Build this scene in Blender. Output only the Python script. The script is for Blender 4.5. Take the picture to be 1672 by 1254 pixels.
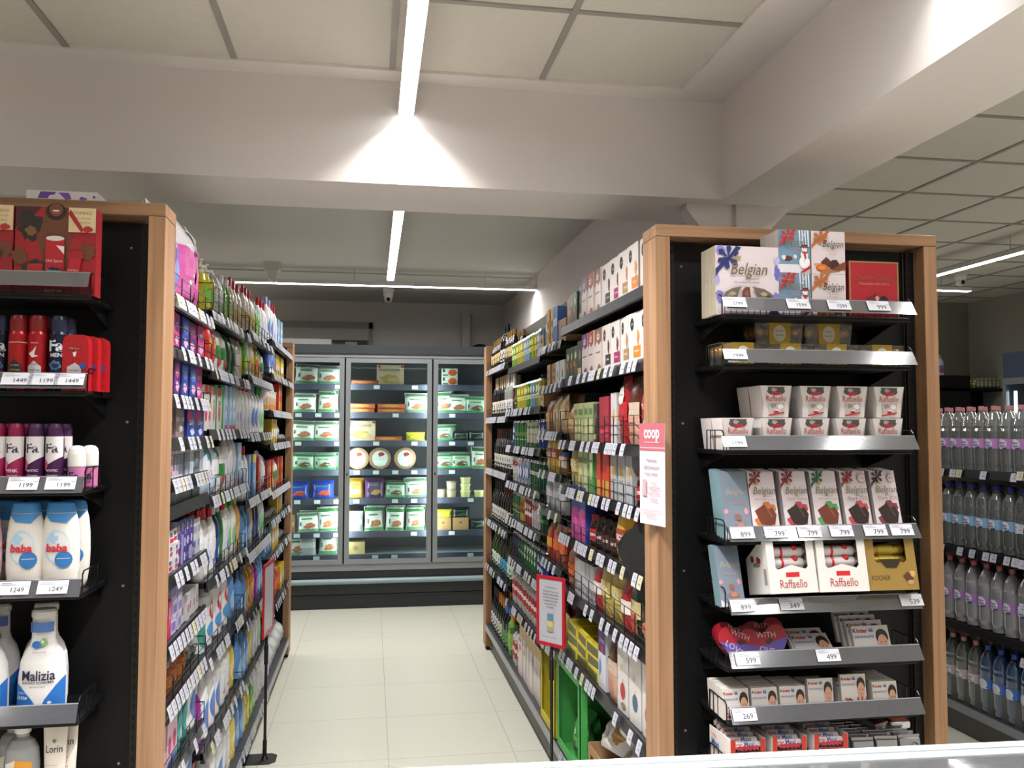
import bpy, math, random
from mathutils import Vector, Matrix
random.seed(7)
S = bpy.context.scene
for o in list(bpy.data.objects): bpy.data.objects.remove(o)
PI = math.pi
# ---------------------------------------------------------------- camera
F, PITCH, YAW, ROLL, EYE = 1400.3, .0523, .162, .0014, 1.7312
fw = Vector((math.sin(YAW)*math.cos(PITCH), math.cos(YAW)*math.cos(PITCH), math.sin(PITCH)))
r0 = Vector((math.cos(YAW), -math.sin(YAW), 0)); u0 = r0.cross(fw)
RT = r0*math.cos(ROLL)+u0*math.sin(ROLL); UP = -r0*math.sin(ROLL)+u0*math.cos(ROLL)
cam = bpy.data.cameras.new('camera'); co = bpy.data.objects.new('camera', cam); S.collection.objects.link(co)
cam.sensor_fit = 'HORIZONTAL'; cam.sensor_width = 36; cam.lens = F/1672*36; cam.clip_start = .02; cam.clip_end = 60
m = Matrix.Identity(4)
for i in range(3): m[i][0], m[i][1], m[i][2] = RT[i], UP[i], -fw[i]
m[2][3] = EYE
co.matrix_world = m; S.camera = co
def at(px, py, **k):
    """the point of a real plane x=, y= or z= that is seen at a pixel of the photograph"""
    d = fw*F+RT*(px-836)-UP*(py-627); o = Vector((0, 0, EYE)); a = 'xyz'.index(list(k)[0])
    return o+d*((list(k.values())[0]-o[a])/d[a])
# ---------------------------------------------------------------- world, lamps, exposure
w = bpy.data.worlds.new('world'); S.world = w; w.use_nodes = True
w.node_tree.nodes['Background'].inputs[0].default_value = (.8, .85, 1, 1); w.node_tree.nodes['Background'].inputs[1].default_value = .05
S.view_settings.view_transform = 'Standard'; S.view_settings.look = 'None'; S.view_settings.gamma = 1
S.view_settings.exposure = 0.0; S.view_settings.use_curve_mapping = False
LZ = 3.0
LAMPS = [  # x0,y0,x1,y1,power per metre : the store's linear LED lamps, hung under the ceilings
    (.125, .2, .125, 3.43, 31), (-2.12, .2, -2.12, 3.43, 15), (2.35, -2.6, 2.35, 4.36, 8.5), (4.6, -2.6, 4.6, 6.45, 10),
    (-2.9, -1.2, 1.455, -1.2, 9), (.35, 1.93, 1.465, 1.93, 7), (.146, 4.99, .146, 7.36, 19), (-2.1, 4.99, -2.1, 7.36, 8), (-3.2, 7.70, 1.47, 7.67, 11), (2.6, 7.06, 5.42, 7.06, 5)]
def arealight(name, loc, sx, sy, power, rot=(0, 0, 0), spread=PI, col=(1, .972, .945)):
    l = bpy.data.lights.new(name, 'AREA'); l.shape = 'RECTANGLE'; l.size = sx; l.size_y = sy; l.energy = power; l.spread = spread; l.color = col
    o = bpy.data.objects.new(name, l); o.location = loc; o.rotation_euler = rot; S.collection.objects.link(o); return o
for (x0, y0, x1, y1, p) in LAMPS:
    sp = 174 if y0 > 7.5 else 145 if y0 > 4.5 else 116
    L = math.hypot(x1-x0, y1-y0)
    along_y = abs(y1-y0) > abs(x1-x0)
    arealight('led_light', ((x0+x1)/2, (y0+y1)/2, LZ-.004), .03 if along_y else L, L if along_y else .03, p*L*1.0, (0, 0, 0 if along_y else math.atan2(y1-y0, x1-x0)), math.radians(sp))
# ---------------------------------------------------------------- helpers
C = S.collection
def srgb(h):
    if isinstance(h, str):
        h = h.lstrip('#'); c = [int(h[i:i+2], 16)/255 for i in (0, 2, 4)]
    else: c = h
    return tuple((x/12.92 if x <= .04045 else ((x+.055)/1.055)**2.4) for x in c)+(1,)
_m = {}
def M(h, rough=.45, metal=0., spec=.5, coat=0):
    k = (h, rough, metal, spec, coat)
    if k in _m: return _m[k]
    mt = bpy.data.materials.new('paint_'+str(h).strip('#')); mt.use_nodes = True; nt = mt.node_tree; b = nt.nodes['Principled BSDF']
    b.inputs['Base Color'].default_value = srgb(h); b.inputs['Roughness'].default_value = rough; b.inputs['Metallic'].default_value = metal
    b.inputs['Specular IOR Level'].default_value = spec; b.inputs['Coat Weight'].default_value = coat
    n = nt.nodes.new('ShaderNodeTexNoise'); n.inputs['Scale'].default_value = 60; n.inputs['Detail'].default_value = 1
    r = nt.nodes.new('ShaderNodeMapRange'); r.inputs[3].default_value = max(rough-.06, 0); r.inputs[4].default_value = min(rough+.06, 1)
    nt.links.new(n.outputs[0], r.inputs[0]); nt.links.new(r.outputs[0], b.inputs['Roughness'])
    _m[k] = mt; return mt
def emat(name, col, st):
    mt = bpy.data.materials.new(name); mt.use_nodes = True; nt = mt.node_tree; nt.nodes.clear()
    e = nt.nodes.new('ShaderNodeEmission'); e.inputs[0].default_value = srgb(col); e.inputs[1].default_value = st
    o = nt.nodes.new('ShaderNodeOutputMaterial'); nt.links.new(e.outputs[0], o.inputs[0]); return mt
def clear(name, tint='#ffffff', gl=.12, body=.0, bodycol='#ffffff', rough=.03):
    """clear plastic or glass: mostly transparent, some gloss, a little milky body"""
    mt = bpy.data.materials.new(name); mt.use_nodes = True; nt = mt.node_tree; nt.nodes.clear(); N = nt.nodes.new; K = nt.links.new
    t = N('ShaderNodeBsdfTransparent'); t.inputs[0].default_value = srgb(tint)
    g = N('ShaderNodeBsdfGlossy'); g.inputs['Roughness'].default_value = rough
    d = N('ShaderNodeBsdfDiffuse'); d.inputs[0].default_value = srgb(bodycol)
    lw = N('ShaderNodeLayerWeight'); lw.inputs[0].default_value = .35
    mr = N('ShaderNodeMapRange'); mr.inputs[3].default_value = gl*.4; mr.inputs[4].default_value = min(1, gl*5)
    K(lw.outputs['Facing'], mr.inputs[0])
    a = N('ShaderNodeMixShader'); a.inputs[0].default_value = body; K(t.outputs[0], a.inputs[1]); K(d.outputs[0], a.inputs[2])
    b = N('ShaderNodeMixShader'); K(mr.outputs[0], b.inputs[0]); K(a.outputs[0], b.inputs[1]); K(g.outputs[0], b.inputs[2])
    o = N('ShaderNodeOutputMaterial'); K(b.outputs[0], o.inputs[0]); return mt
class MB:
    def __init__(s): s.v = []; s.f = []; s.mi = []; s.sm = []; s.mats = []
    def m(s, mat):
        if isinstance(mat, str): mat = M(mat)
        if mat not in s.mats: s.mats.append(mat)
        return s.mats.index(mat)
    def add(s, vs, fs, mat, smooth=False):
        b = len(s.v); s.v += [tuple(p) for p in vs]; i = s.m(mat)
        for f in fs: s.f.append(tuple(b+k for k in f)); s.mi.append(i); s.sm.append(smooth)
    def box(s, x0, x1, y0, y1, z0, z1, mat, bev=0):
        if bev:
            c = bev; P = [(x0+c, y0), (x1-c, y0), (x1, y0+c), (x1, y1-c), (x1-c, y1), (x0+c, y1), (x0, y1-c), (x0, y0+c)]
            q = [((a-(x0+x1)/2)*(1-2*c/(x1-x0)) + (x0+x1)/2, (b-(y0+y1)/2)*(1-2*c/(y1-y0)) + (y0+y1)/2) for a, b in P]
            R = [[(a, b, z) for a, b in pp] for pp, z in ((q, z0), (P, z0+c), (P, z1-c), (q, z1))]
            vs = sum(R, []); fs = [tuple(range(7, -1, -1)), tuple(range(24, 32))]
            for k in range(3): fs += [(8*k+j, 8*k+(j+1) % 8, 8*k+8+(j+1) % 8, 8*k+8+j) for j in range(8)]
            s.add(vs, fs, mat); return s
        vs = [(x, y, z) for z in (z0, z1) for y in (y0, y1) for x in (x0, x1)]
        s.add(vs, [(0, 2, 3, 1), (4, 5, 7, 6), (0, 1, 5, 4), (2, 6, 7, 3), (0, 4, 6, 2), (1, 3, 7, 5)], mat); return s
    def hexa(s, b, t, mat):
        """eight corners: bottom ring then top ring"""
        s.add(list(b)+list(t), [(3, 2, 1, 0), (4, 5, 6, 7), (0, 1, 5, 4), (1, 2, 6, 5), (2, 3, 7, 6), (3, 0, 4, 7)], mat); return s
    def tube(s, a, b, r, mat, n=6, r2=None):
        a = Vector(a); b = Vector(b); d = (b-a).normalized(); u = d.orthogonal().normalized(); w_ = d.cross(u); r2 = r if r2 is None else r2
        vs = [a+(u*math.cos(2*PI*k/n)+w_*math.sin(2*PI*k/n))*r for k in range(n)]+[b+(u*math.cos(2*PI*k/n)+w_*math.sin(2*PI*k/n))*r2 for k in range(n)]
        s.add(vs, [(k, (k+1) % n, n+(k+1) % n, n+k) for k in range(n)], mat, n > 4)
        s.add(vs, [tuple(range(n-1, -1, -1)), tuple(range(n, 2*n))], mat); return s
    def wire(s, pts, r, mat, n=4):
        for a, b in zip(pts, pts[1:]): s.tube(a, b, r, mat, n)
        return s
    def lathe(s, prof, mats, n=16, sx=1, sy=1, cx=0, cy=0, cap=True):
        """prof: (radius, z) list; mats: one or one per band"""
        if not isinstance(mats, (list, tuple)): mats = [mats]*(len(prof)-1)
        ring = lambda r, z: [(cx+r*sx*math.cos(2*PI*k/n), cy+r*sy*math.sin(2*PI*k/n), z) for k in range(n)]
        for (a, b, mt) in zip(prof, prof[1:], mats):
            s.add(ring(*a)+ring(*b), [(k, (k+1) % n, n+(k+1) % n, n+k) for k in range(n)], mt, True)
        if cap:
            s.add(ring(*prof[0]), [tuple(range(n-1, -1, -1))], mats[0]); s.add(ring(*prof[-1]), [tuple(range(n))], mats[-1])
        return s
    def ball(s, c, r, mat, n=10, m_=6, sz=1):
        vs = []; 
        for j in range(1, m_):
            t = PI*j/m_
            vs += [(c[0]+r*math.sin(t)*math.cos(2*PI*k/n), c[1]+r*math.sin(t)*math.sin(2*PI*k/n), c[2]+sz*r*math.cos(t)) for k in range(n)]
        vs += [(c[0], c[1], c[2]+sz*r), (c[0], c[1], c[2]-sz*r)]; T = len(vs)-2
        fs = [(n*j+k, n*(j+1)+k, n*(j+1)+(k+1) % n, n*j+(k+1) % n) for j in range(m_-2) for k in range(n)]
        fs += [(T, k, (k+1) % n) for k in range(n)]+[(T+1, n*(m_-2)+(k+1) % n, n*(m_-2)+k) for k in range(n)]
        s.add(vs, fs, mat, True); return s
    def prism(s, pts, y0, y1, mat, side=None):
        """polygon of (x,z) extruded between two y"""
        n = len(pts); vs = [(x, y0, z) for x, z in pts]+[(x, y1, z) for x, z in pts]
        s.add(vs, [tuple(range(n)), tuple(range(2*n-1, n-1, -1))], mat)
        s.add(vs, [(k, n+k, n+(k+1) % n, (k+1) % n) for k in range(n)], side or mat); return s
    def xf(s, mat, start=0):
        for i in range(start, len(s.v)): s.v[i] = tuple(mat @ Vector(s.v[i]))
        return s
    def mesh(s, name):
        me = bpy.data.meshes.new(name); me.from_pydata(s.v, [], s.f); me.validate(clean_customdata=False) if False else None
        for mt in s.mats: me.materials.append(mt)
        me.polygons.foreach_set('material_index', s.mi); me.polygons.foreach_set('use_smooth', s.sm); me.update(); return me
    def obj(s, name, parent=None, loc=(0, 0, 0), rz=0):
        o = bpy.data.objects.new(name, s.mesh(name)); C.objects.link(o); o.location = loc; o.rotation_euler = (0, 0, rz); o.parent = parent; return o
def tag(o, label, cat, group=None, kind=None):
    o['label'] = label; o['category'] = cat
    if group: o['group'] = group
    if kind: o['kind'] = kind
    return o
def empty(name, loc=(0, 0, 0), rz=0):
    o = bpy.data.objects.new(name, None); C.objects.link(o); o.location = loc; o.rotation_euler = (0, 0, rz); o.empty_display_size = .05; return o
def struct(mb, name): o = mb.obj(name); o['kind'] = 'structure'; return o
# ---------------------------------------------------------------- lettering and printed art
_t = {}
def text2d(body, shear=0, bold=0):
    k = (body, shear, bold)
    if k not in _t:
        c = bpy.data.curves.new('lettering', 'FONT'); c.body = body; c.size = 1; c.align_x = 'CENTER'; c.align_y = 'CENTER'; c.resolution_u = 2; c.shear = shear; c.offset = bold
        o = bpy.data.objects.new('lettering', c); C.objects.link(o); bpy.context.view_layer.update()
        me = bpy.data.meshes.new_from_object(o.evaluated_get(bpy.context.evaluated_depsgraph_get()))
        vs = [(v.co.x, v.co.y) for v in me.vertices]; fs = [tuple(p.vertices) for p in me.polygons]
        bpy.data.objects.remove(o); bpy.data.meshes.remove(me)
        if not vs: vs = [(0, 0)]
        x0 = min(v[0] for v in vs); x1 = max(v[0] for v in vs); y0 = min(v[1] for v in vs); y1 = max(v[1] for v in vs)
        _t[k] = ([(x-(x0+x1)/2, y-(y0+y1)/2) for x, y in vs], fs, x1-x0, y1-y0)
    return _t[k]
def blob(cu, cv, ru, rv, n=14, j=0, seed=0):
    rr = random.Random(seed); return [(cu+ru*math.cos(2*PI*k/n)*(1-j*rr.random()), cv+rv*math.sin(2*PI*k/n)*(1-j*rr.random())) for k in range(n)]
def clip(poly, a, lo, hi):
    for sgn, lim in ((1, lo), (-1, hi)):
        out = []
        for p, q in zip(poly, poly[1:]+poly[:1]):
            ip = sgn*(p[a]-lim) >= 0; iq = sgn*(q[a]-lim) >= 0
            if ip: out.append(p)
            if ip != iq:
                t = (lim-p[a])/(q[a]-p[a]); out.append((p[0]+(q[0]-p[0])*t, p[1]+(q[1]-p[1])*t))
        poly = out
        if not poly: break
    return poly
def art(mb, shapes, W, H, surf, nx=1, eps=.00035, z0=0, nz=1):
    """shapes on the front (-y) of a thing; u is -.5...5 across, v 0..1 up. surf(x,z) gives the y of the front"""
    e = 0
    for s in shapes:
        e += eps; k = s[0]
        if k == 't':
            _, body, cu, cv, wu, col = s[:6]; o = s[6] if len(s) > 6 else {}
            vs, fs, tw, th = text2d(body, o.get('shear', 0), o.get('bold', 0))
            sc = wu*W/max(tw, 1e-6); sy = sc*o.get('tall', 1); rot = o.get('rot', 0)
            P = []
            for (x, y) in vs:
                X, Y = x*sc, y*sy
                X, Y = X*math.cos(rot)-Y*math.sin(rot), X*math.sin(rot)+Y*math.cos(rot)
                x_ = cu*W+X; z_ = z0+cv*H+Y; P.append((x_, surf(x_, z_)-e, z_))
            mb.add(P, fs, col); continue
        if k == 'r': pts = [(s[1], s[2]), (s[3], s[2]), (s[3], s[4]), (s[1], s[4])]; col = s[5]
        elif k == 'e': pts = blob(s[1], s[2], s[3], s[4]); col = s[5]
        elif k == 'b': pts = blob(s[1], s[2], s[3], s[4], 18, .45, s[6] if len(s) > 6 else 1); col = s[5]
        else: pts, col = list(s[1]), s[2]
        P = [(u*W, z0+v*H) for u, v in pts]
        if nx == 1 and nz == 1: mb.add([(x, surf(x, z)-e, z) for x, z in P], [tuple(range(len(P)))], col)
        else:
            xs = min(p[0] for p in P), max(p[0] for p in P); zs = min(p[1] for p in P), max(p[1] for p in P)
            na = max(1, round(nx*(xs[1]-xs[0])/W)); nb = max(1, round(nz*(zs[1]-zs[0])/H))
            for i in range(na):
                A = clip(P, 0, xs[0]+(xs[1]-xs[0])*i/na, xs[0]+(xs[1]-xs[0])*(i+1)/na)
                if len(A) < 3: continue
                for j in range(nb):
                    B = clip(A, 1, zs[0]+(zs[1]-zs[0])*j/nb, zs[0]+(zs[1]-zs[0])*(j+1)/nb) if nb > 1 else A
                    if len(B) > 2: mb.add([(x, surf(x, z)-e, z) for x, z in B], [tuple(range(len(B)))], col, True)
    return mb
ORD = 'first second third fourth fifth sixth seventh eighth ninth tenth eleventh twelfth thirteenth fourteenth fifteenth sixteenth seventeenth eighteenth nineteenth twentieth'.split()+['%dth' % k for k in range(21, 90)]
P = {}   # kinds of goods
def kind(key, name, cat, w_, d, h, body, parts=()):
    """body: MB or None; parts: list of (name, MB, [(name, MB)...])"""
    P[key] = dict(name=name, cat=cat, w=w_, d=d, h=h, body=body.mesh(name) if body else None,
                  parts=[(p[0], p[1].mesh(p[0]), [(q[0], q[1].mesh(q[0])) for q in (p[2] if len(p) > 2 else ())]) for p in parts])
def put(key, loc, rz, label, group=None, tilt=0, rx=0, sc=1):
    k = P[key]
    o = bpy.data.objects.new(k['name'], k['body']); C.objects.link(o); o.location = loc; o.rotation_euler = (tilt, rx, rz); o.empty_display_size = .03
    if sc != 1: o.scale = (sc, sc, sc)
    tag(o, label, k['cat'], group)
    for n, me, sub in k['parts']:
        c = bpy.data.objects.new(n, me); C.objects.link(c); c.parent = o
        for n2, me2 in sub:
            g = bpy.data.objects.new(n2, me2); C.objects.link(g); g.parent = c
    return o
flat = lambda d: (lambda x, z: -d/2)
def mkbox(key, name, w_, d, h, base, shapes=(), cat='box', top=None, side=None, desc=None):
    mb = MB(); mb.box(-w_/2, w_/2, -d/2, d/2, 0, h, base if not isinstance(base, str) else M(base, .4))
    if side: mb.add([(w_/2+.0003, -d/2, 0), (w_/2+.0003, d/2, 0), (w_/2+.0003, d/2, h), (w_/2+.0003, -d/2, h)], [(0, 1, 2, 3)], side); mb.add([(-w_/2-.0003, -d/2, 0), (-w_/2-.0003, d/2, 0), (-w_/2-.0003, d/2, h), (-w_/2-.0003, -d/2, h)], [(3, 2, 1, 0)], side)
    art(mb, shapes, w_, h, flat(d)); kind(key, name, cat, w_, d, h, mb)
def prof_r(prof, z):
    for (a, b) in zip(prof, prof[1:]):
        if a[1] <= z <= b[1] and b[1] > a[1]: return a[0]+(b[0]-a[0])*(z-a[1])/(b[1]-a[1])
    return prof[-1][0] if z > prof[-1][1] else prof[0][0]
def mkbottle(key, name, prof, mats, shapes=(), sx=1, sy=1, cat='bottle', parts=(), n=16, W=None, H=None, z0=0, root_body=False, nz=1):
    """lathe body with art wrapped on its front"""
    mb = MB(); mb.lathe(prof, mats, n, sx, sy)
    R = max(p[0] for p in prof); W = W or 2*R*sx; H = H or prof[-1][1]
    def surf(x, z):
        r = prof_r(prof, z); q = min(.98, abs(x)/max(r*sx, 1e-6)); return -r*sy*math.sqrt(1-q*q)-.0004
    art(mb, shapes, W, H, surf, nx=8, z0=z0, nz=nz, eps=.0005)
    top = prof[-1][1]
    if parts: kind(key, name, cat, 2*R*sx, 2*R*sy, top, None, [('bottle_body', mb)]+list(parts))
    else: kind(key, name, cat, 2*R*sx, 2*R*sy, top, mb)
def mkbag(key, name, w_, d, h, base, shapes=(), cat='bag', crimp=True, top=None, seed=1, puff=.5):
    """a filled pouch: thin at the seams, full in the middle"""
    rr = random.Random(seed); nx, nz = 8, 10
    wob = [[rr.uniform(-1, 1) for _ in range(nz+1)] for _ in range(nx+1)]
    def th(x, z):
        u = min(1, abs(x)/(w_/2)); v = z/h
        t = max(0, 1-u**4)**.5*max(0, (1-abs(2*v-.85)**3.2 if v > .42 else 1-abs((.42-v)/.5)**3))**.5 if v < .93 else .03
        i = max(0, min(nx, int((x/w_+.5)*nx+.5))); j = max(0, min(nz, int(v*nz+.5)))
        return d/2*max(.03, t)*(1+.07*wob[i][j])
    mb = MB(); mt = M(base, .28) if isinstance(base, str) else base
    for sg in (-1, 1):
        vs = [((i/nx-.5)*w_*(1-.05*math.sin(PI*j/nz)), sg*th((i/nx-.5)*w_, j/nz*h), j/nz*h) for j in range(nz+1) for i in range(nx+1)]
        fs = [(j*(nx+1)+i, j*(nx+1)+i+1, (j+1)*(nx+1)+i+1, (j+1)*(nx+1)+i) for j in range(nz) for i in range(nx)]
        if sg > 0: fs = [f[::-1] for f in fs]
        mb.add(vs, fs, mt, True)
    art(mb, shapes, w_*.93, h, lambda x, z: -th(x, z)-.002, nx=8, nz=10, eps=.0007); kind(key, name, cat, w_, d, h, mb)
WHITE, BLACK = '#e8e6e4', '#0d0d0e'
# ================================================================ the room
def wallmat(name, col, rough=.9, sc=40, bump=.05):
    mt = bpy.data.materials.new(name); mt.use_nodes = True; nt = mt.node_tree; b = nt.nodes['Principled BSDF']; N = nt.nodes.new; K = nt.links.new
    b.inputs['Base Color'].default_value = srgb(col); b.inputs['Roughness'].default_value = rough; b.inputs['Specular IOR Level'].default_value = .2
    n = N('ShaderNodeTexNoise'); n.inputs['Scale'].default_value = sc; n.inputs['Detail'].default_value = 4
    bp = N('ShaderNodeBump'); bp.inputs[0].default_value = bump; bp.inputs[1].default_value = .01; K(n.outputs[0], bp.inputs['Height']); K(bp.outputs[0], b.inputs['Normal'])
    mx = N('ShaderNodeMix'); mx.data_type = 'RGBA'; n2 = N('ShaderNodeTexNoise'); n2.inputs['Scale'].default_value = 1.3
    c = srgb(col); mx.inputs[6].default_value = c; mx.inputs[7].default_value = tuple(x*.95 for x in c[:3])+(1,); K(n2.outputs[0], mx.inputs[0]); K(mx.outputs[2], b.inputs['Base Color'])
    return mt
PLASTER = wallmat('plaster', '#dbd4d1'); PLASTER2 = wallmat('back_plaster', '#c4c1bc'); TILE = wallmat('ceiling_tile', '#cec8bf', .95, 300, .2)
BARM = M('#918c86', .5)
def floormat():
    mt = bpy.data.materials.new('floor_tiles'); mt.use_nodes = True; nt = mt.node_tree; b = nt.nodes['Principled BSDF']; N = nt.nodes.new; K = nt.links.new
    tc = N('ShaderNodeTexCoord'); mp = N('ShaderNodeMapping'); mp.inputs['Location'].default_value = (.5622, -4.6386, 0)
    K(tc.outputs['Object'], mp.inputs[0]); br = N('ShaderNodeTexBrick'); br.offset = 0; br.inputs['Scale'].default_value = 1; br.inputs['Brick Width'].default_value = .6662; br.inputs['Row Height'].default_value = .6662
    br.inputs['Mortar Size'].default_value = .0016; br.inputs['Mortar Smooth'].default_value = .2; br.inputs['Color1'].default_value = srgb('#d1d0c2'); br.inputs['Color2'].default_value = srgb('#cecdbf'); br.inputs['Mortar'].default_value = srgb('#8f8d84')
    K(mp.outputs[0], br.inputs[0]); K(br.outputs[0], b.inputs['Base Color'])
    n = N('ShaderNodeTexNoise'); n.inputs['Scale'].default_value = 3; r = N('ShaderNodeMapRange'); r.inputs[3].default_value = .22; r.inputs[4].default_value = .34; K(n.outputs[0], r.inputs[0]); K(r.outputs[0], b.inputs['Roughness'])
    b.inputs['Specular IOR Level'].default_value = .4
    return mt
struct(MB().box(-4.6, 6.7, -3.1, 9.8, -.1, 0, floormat()), 'floor')
CZ = 3.148
def ceil_tiles(name, x0, x1, y0, y1, gx, gy):
    mb = MB(); mb.box(x0, x1, y0, y1, CZ, CZ+.1, TILE); b = .012
    x = gx-math.floor((gx-x0)/.6)*.6
    while x < x1: mb.box(x-b, x+b, y0, y1, CZ-.006, CZ, BARM); x += .6
    y = gy-math.floor((gy-y0)/.6)*.6
    while y < y1: mb.box(x0, x1, y-b, y+b, CZ-.0055, CZ, BARM); y += .6
    struct(mb, name)
ceil_tiles('ceiling_front', -4.6, 1.262, -3.1, 3.335, -1.133, 2.768)
ceil_tiles('ceiling_side', 1.86, 6.7, -3.1, 8.6, 3.15, 4.61)
mb = MB(); mb.box(-4.6, 1.262, 3.335, 3.44, CZ-.012, CZ+.1, PLASTER); mb.box(1.262, 1.48, -3.1, 3.44, CZ-.012, CZ+.1, PLASTER); struct(mb, 'trim_1')
struct(MB().box(-4.6, 1.48, 3.44, 3.87, 2.715, 3.3, PLASTER), 'ceiling_beam')
struct(MB().box(1.48, 1.86, -3.1, 9.8, 2.715, 3.3, PLASTER), 'ceiling_beam_side')
mb = MB(); mb.box(-4.6, 1.48, 3.87, 7.85, CZ, CZ+.1, PLASTER2); mb.box(-4.6, 1.48, 7.89, 9.8, CZ-.006, CZ+.1, PLASTER2); mb.box(-4.6, 1.48, 7.85, 7.89, CZ+.02, CZ+.1, M('#55524e')); struct(mb, 'ceiling_back')
struct(MB().box(-4.6, 1.86, 9.62, 9.8, 0, 3.2, PLASTER2), 'wall_back')
struct(MB().box(1.86, 6.7, 8.6, 8.8, 0, 3.2, wallmat('side_plaster', '#8d8a80')), 'wall_back_side')
struct(MB().box(1.86, 1.95, 8.55, 9.7, 0, 3.2, PLASTER2), 'wall_return')
struct(MB().box(6.58, 6.75, -3.1, 8.6, 0, 3.2, wallmat('side_plaster_2', '#a3a096')), 'wall_right')
struct(MB().box(-4.75, -4.6, -3.1, 9.8, 0, 3.2, PLASTER), 'wall_left')
struct(MB().box(-4.6, 6.7, -3.25, -3.1, 0, 3.2, PLASTER), 'wall_front')
# column with flared head under the crossing of the beams
mb = MB(); mb.box(1.565, 1.672, 3.50, 3.62, 0, 2.715, PLASTER)
for x0, x1, s in ((1.345, 1.565, -1), (1.672, 1.815, 1)):
    a, b_ = (x0, x1) if s < 0 else (x1, x0)
    mb.prism([(a, 2.715), (a, 2.69), (b_, 2.42), (b_, 2.715)] if s < 0 else [(a, 2.715), (b_, 2.715), (b_, 2.55), (a, 2.70)], 3.52, 3.60, PLASTER)
struct(mb, 'column')
# window opening and pipe on the back wall
GREYP = M('#8b8883', .6)
mb = MB(); a = at(440, 525, y=9.6); b_ = at(609, 527, y=9.6); mb.box(-1.35, b_.x, 9.58, 9.62, b_.z-.07, b_.z, GREYP); mb.box(b_.x-.045, b_.x, 9.58, 9.62, 2.1, b_.z, GREYP)
mb.box(-1.35, b_.x-.045, 9.59, 9.62, b_.z-.2, b_.z-.07, M('#a9a6a0', .7)); mb.box(-1.35, b_.x-.06, 9.60, 9.62, 2.1, b_.z-.2, M('#4a4742', .7)); mb.box(-1.35, b_.x-.3, 9.585, 9.61, 2.1, b_.z-.24, M('#8f8b85', .7)); mb.box(b_.x-.30, b_.x-.17, 9.58, 9.61, 2.1, b_.z-.22, M('#b4b1ab'))
struct(mb, 'window_1')
a = at(755, 505, y=9.5); b_ = at(768, 505, y=9.5); struct(MB().box(a.x, b_.x, 9.52, 9.62, 2.3, 3.02, M('#b5b2ad', .6)), 'trim_2')
# ---- lamps
LED = emat('led_diffuser', '#ffffff', 14)
for i, (x0, y0, x1, y1, p) in enumerate(LAMPS):
    L = math.hypot(x1-x0, y1-y0); ay = abs(y1-y0) > abs(x1-x0); cx, cy = (x0+x1)/2, (y0+y1)/2
    nm = ['hung linear lamp over the grocery aisle ending at the white ceiling beam', 'hung linear lamp over the cosmetics end display', 'long hung linear lamp beside the white longitudinal beam', 'hung linear lamp above the water bottle shelves',
          'long cross lamp at the very front of the store', 'short cross lamp overhead ending at the longitudinal beam', 'short linear lamp hung in the back room before the freezer', 'short linear lamp in back room beyond the household shelving', 'linear lamp running across the back room in front of freezer', 'linear lamp across the far end of the side room'][i]
    r = empty('linear_lamp', (cx, cy, LZ), 0 if ay else math.atan2(y1-y0, x1-x0)); tag(r, nm, 'lamp', 'linear LED lamps')
    a, b_ = (.029, L/2) if ay else (L/2, .029)
    MB().box(-a-.002, a+.002, -b_, b_, .0025, .035, M('#c9c9c9', .35)).obj('housing', r)
    MB().box(-a, a, -b_+.002, b_-.002, -.001, .0022, LED).obj('diffuser', r)
    for t in (-.8, -.3, .3, .8): MB().box(*((-.002, .002, t*b_-.002, t*b_+.002) if ay else (t*a-.002, t*a+.002, -.002, .002)), .035, CZ-LZ, M('#9a9a9a', .4)).obj('hanger', r)
# ---- cameras and sensor on the ceilings
def dome(loc, label, ceil):
    r = empty('security_camera', loc); tag(r, label, 'camera', 'security cameras')
    mb = MB(); mb.lathe([(.045, 0), (.052, .03), (.052, .05)], M('#d9d8d4', .35), 16); mb.box(-.055, .055, -.05, .05, .05, ceil-loc[2], M('#cfcdc8', .5)); mb.obj('base', r)
    mb = MB(); mb.ball((0, 0, -.012), .042, M('#d5d4d0', .3), 14, 8); mb.obj('head', r)
    mb = MB(); mb.ball((0, -.03, -.02), .021, M('#060607', .1), 12, 6); mb.obj('lens', r)
p_ = at(634, 488, y=8.7); dome((p_.x, 8.7, CZ-.095), 'white security camera below the cross lamp above the freezer', CZ-.007)
p_ = at(1568, 458, z=3.07); dome((p_.x, p_.y, 3.07), 'white security camera on the tiled side ceiling past the chocolate display', CZ)
p_ = at(445, 442, y=7.5); r = empty('wall_sensor', (p_.x, 7.5, 3.0)); tag(r, 'white ceiling sensor box hung above the household shelving', 'sensor')
MB().box(-.065, .065, -.04, .04, .08, .148, M('#c9c7c1', .5)).obj('base', r); MB().prism([(-.05, .08), (-.03, .0), (.03, -.03), (.045, .08)], -.03, .03, M('#cdcbc6', .4)).obj('sensor_head', r)
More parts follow.
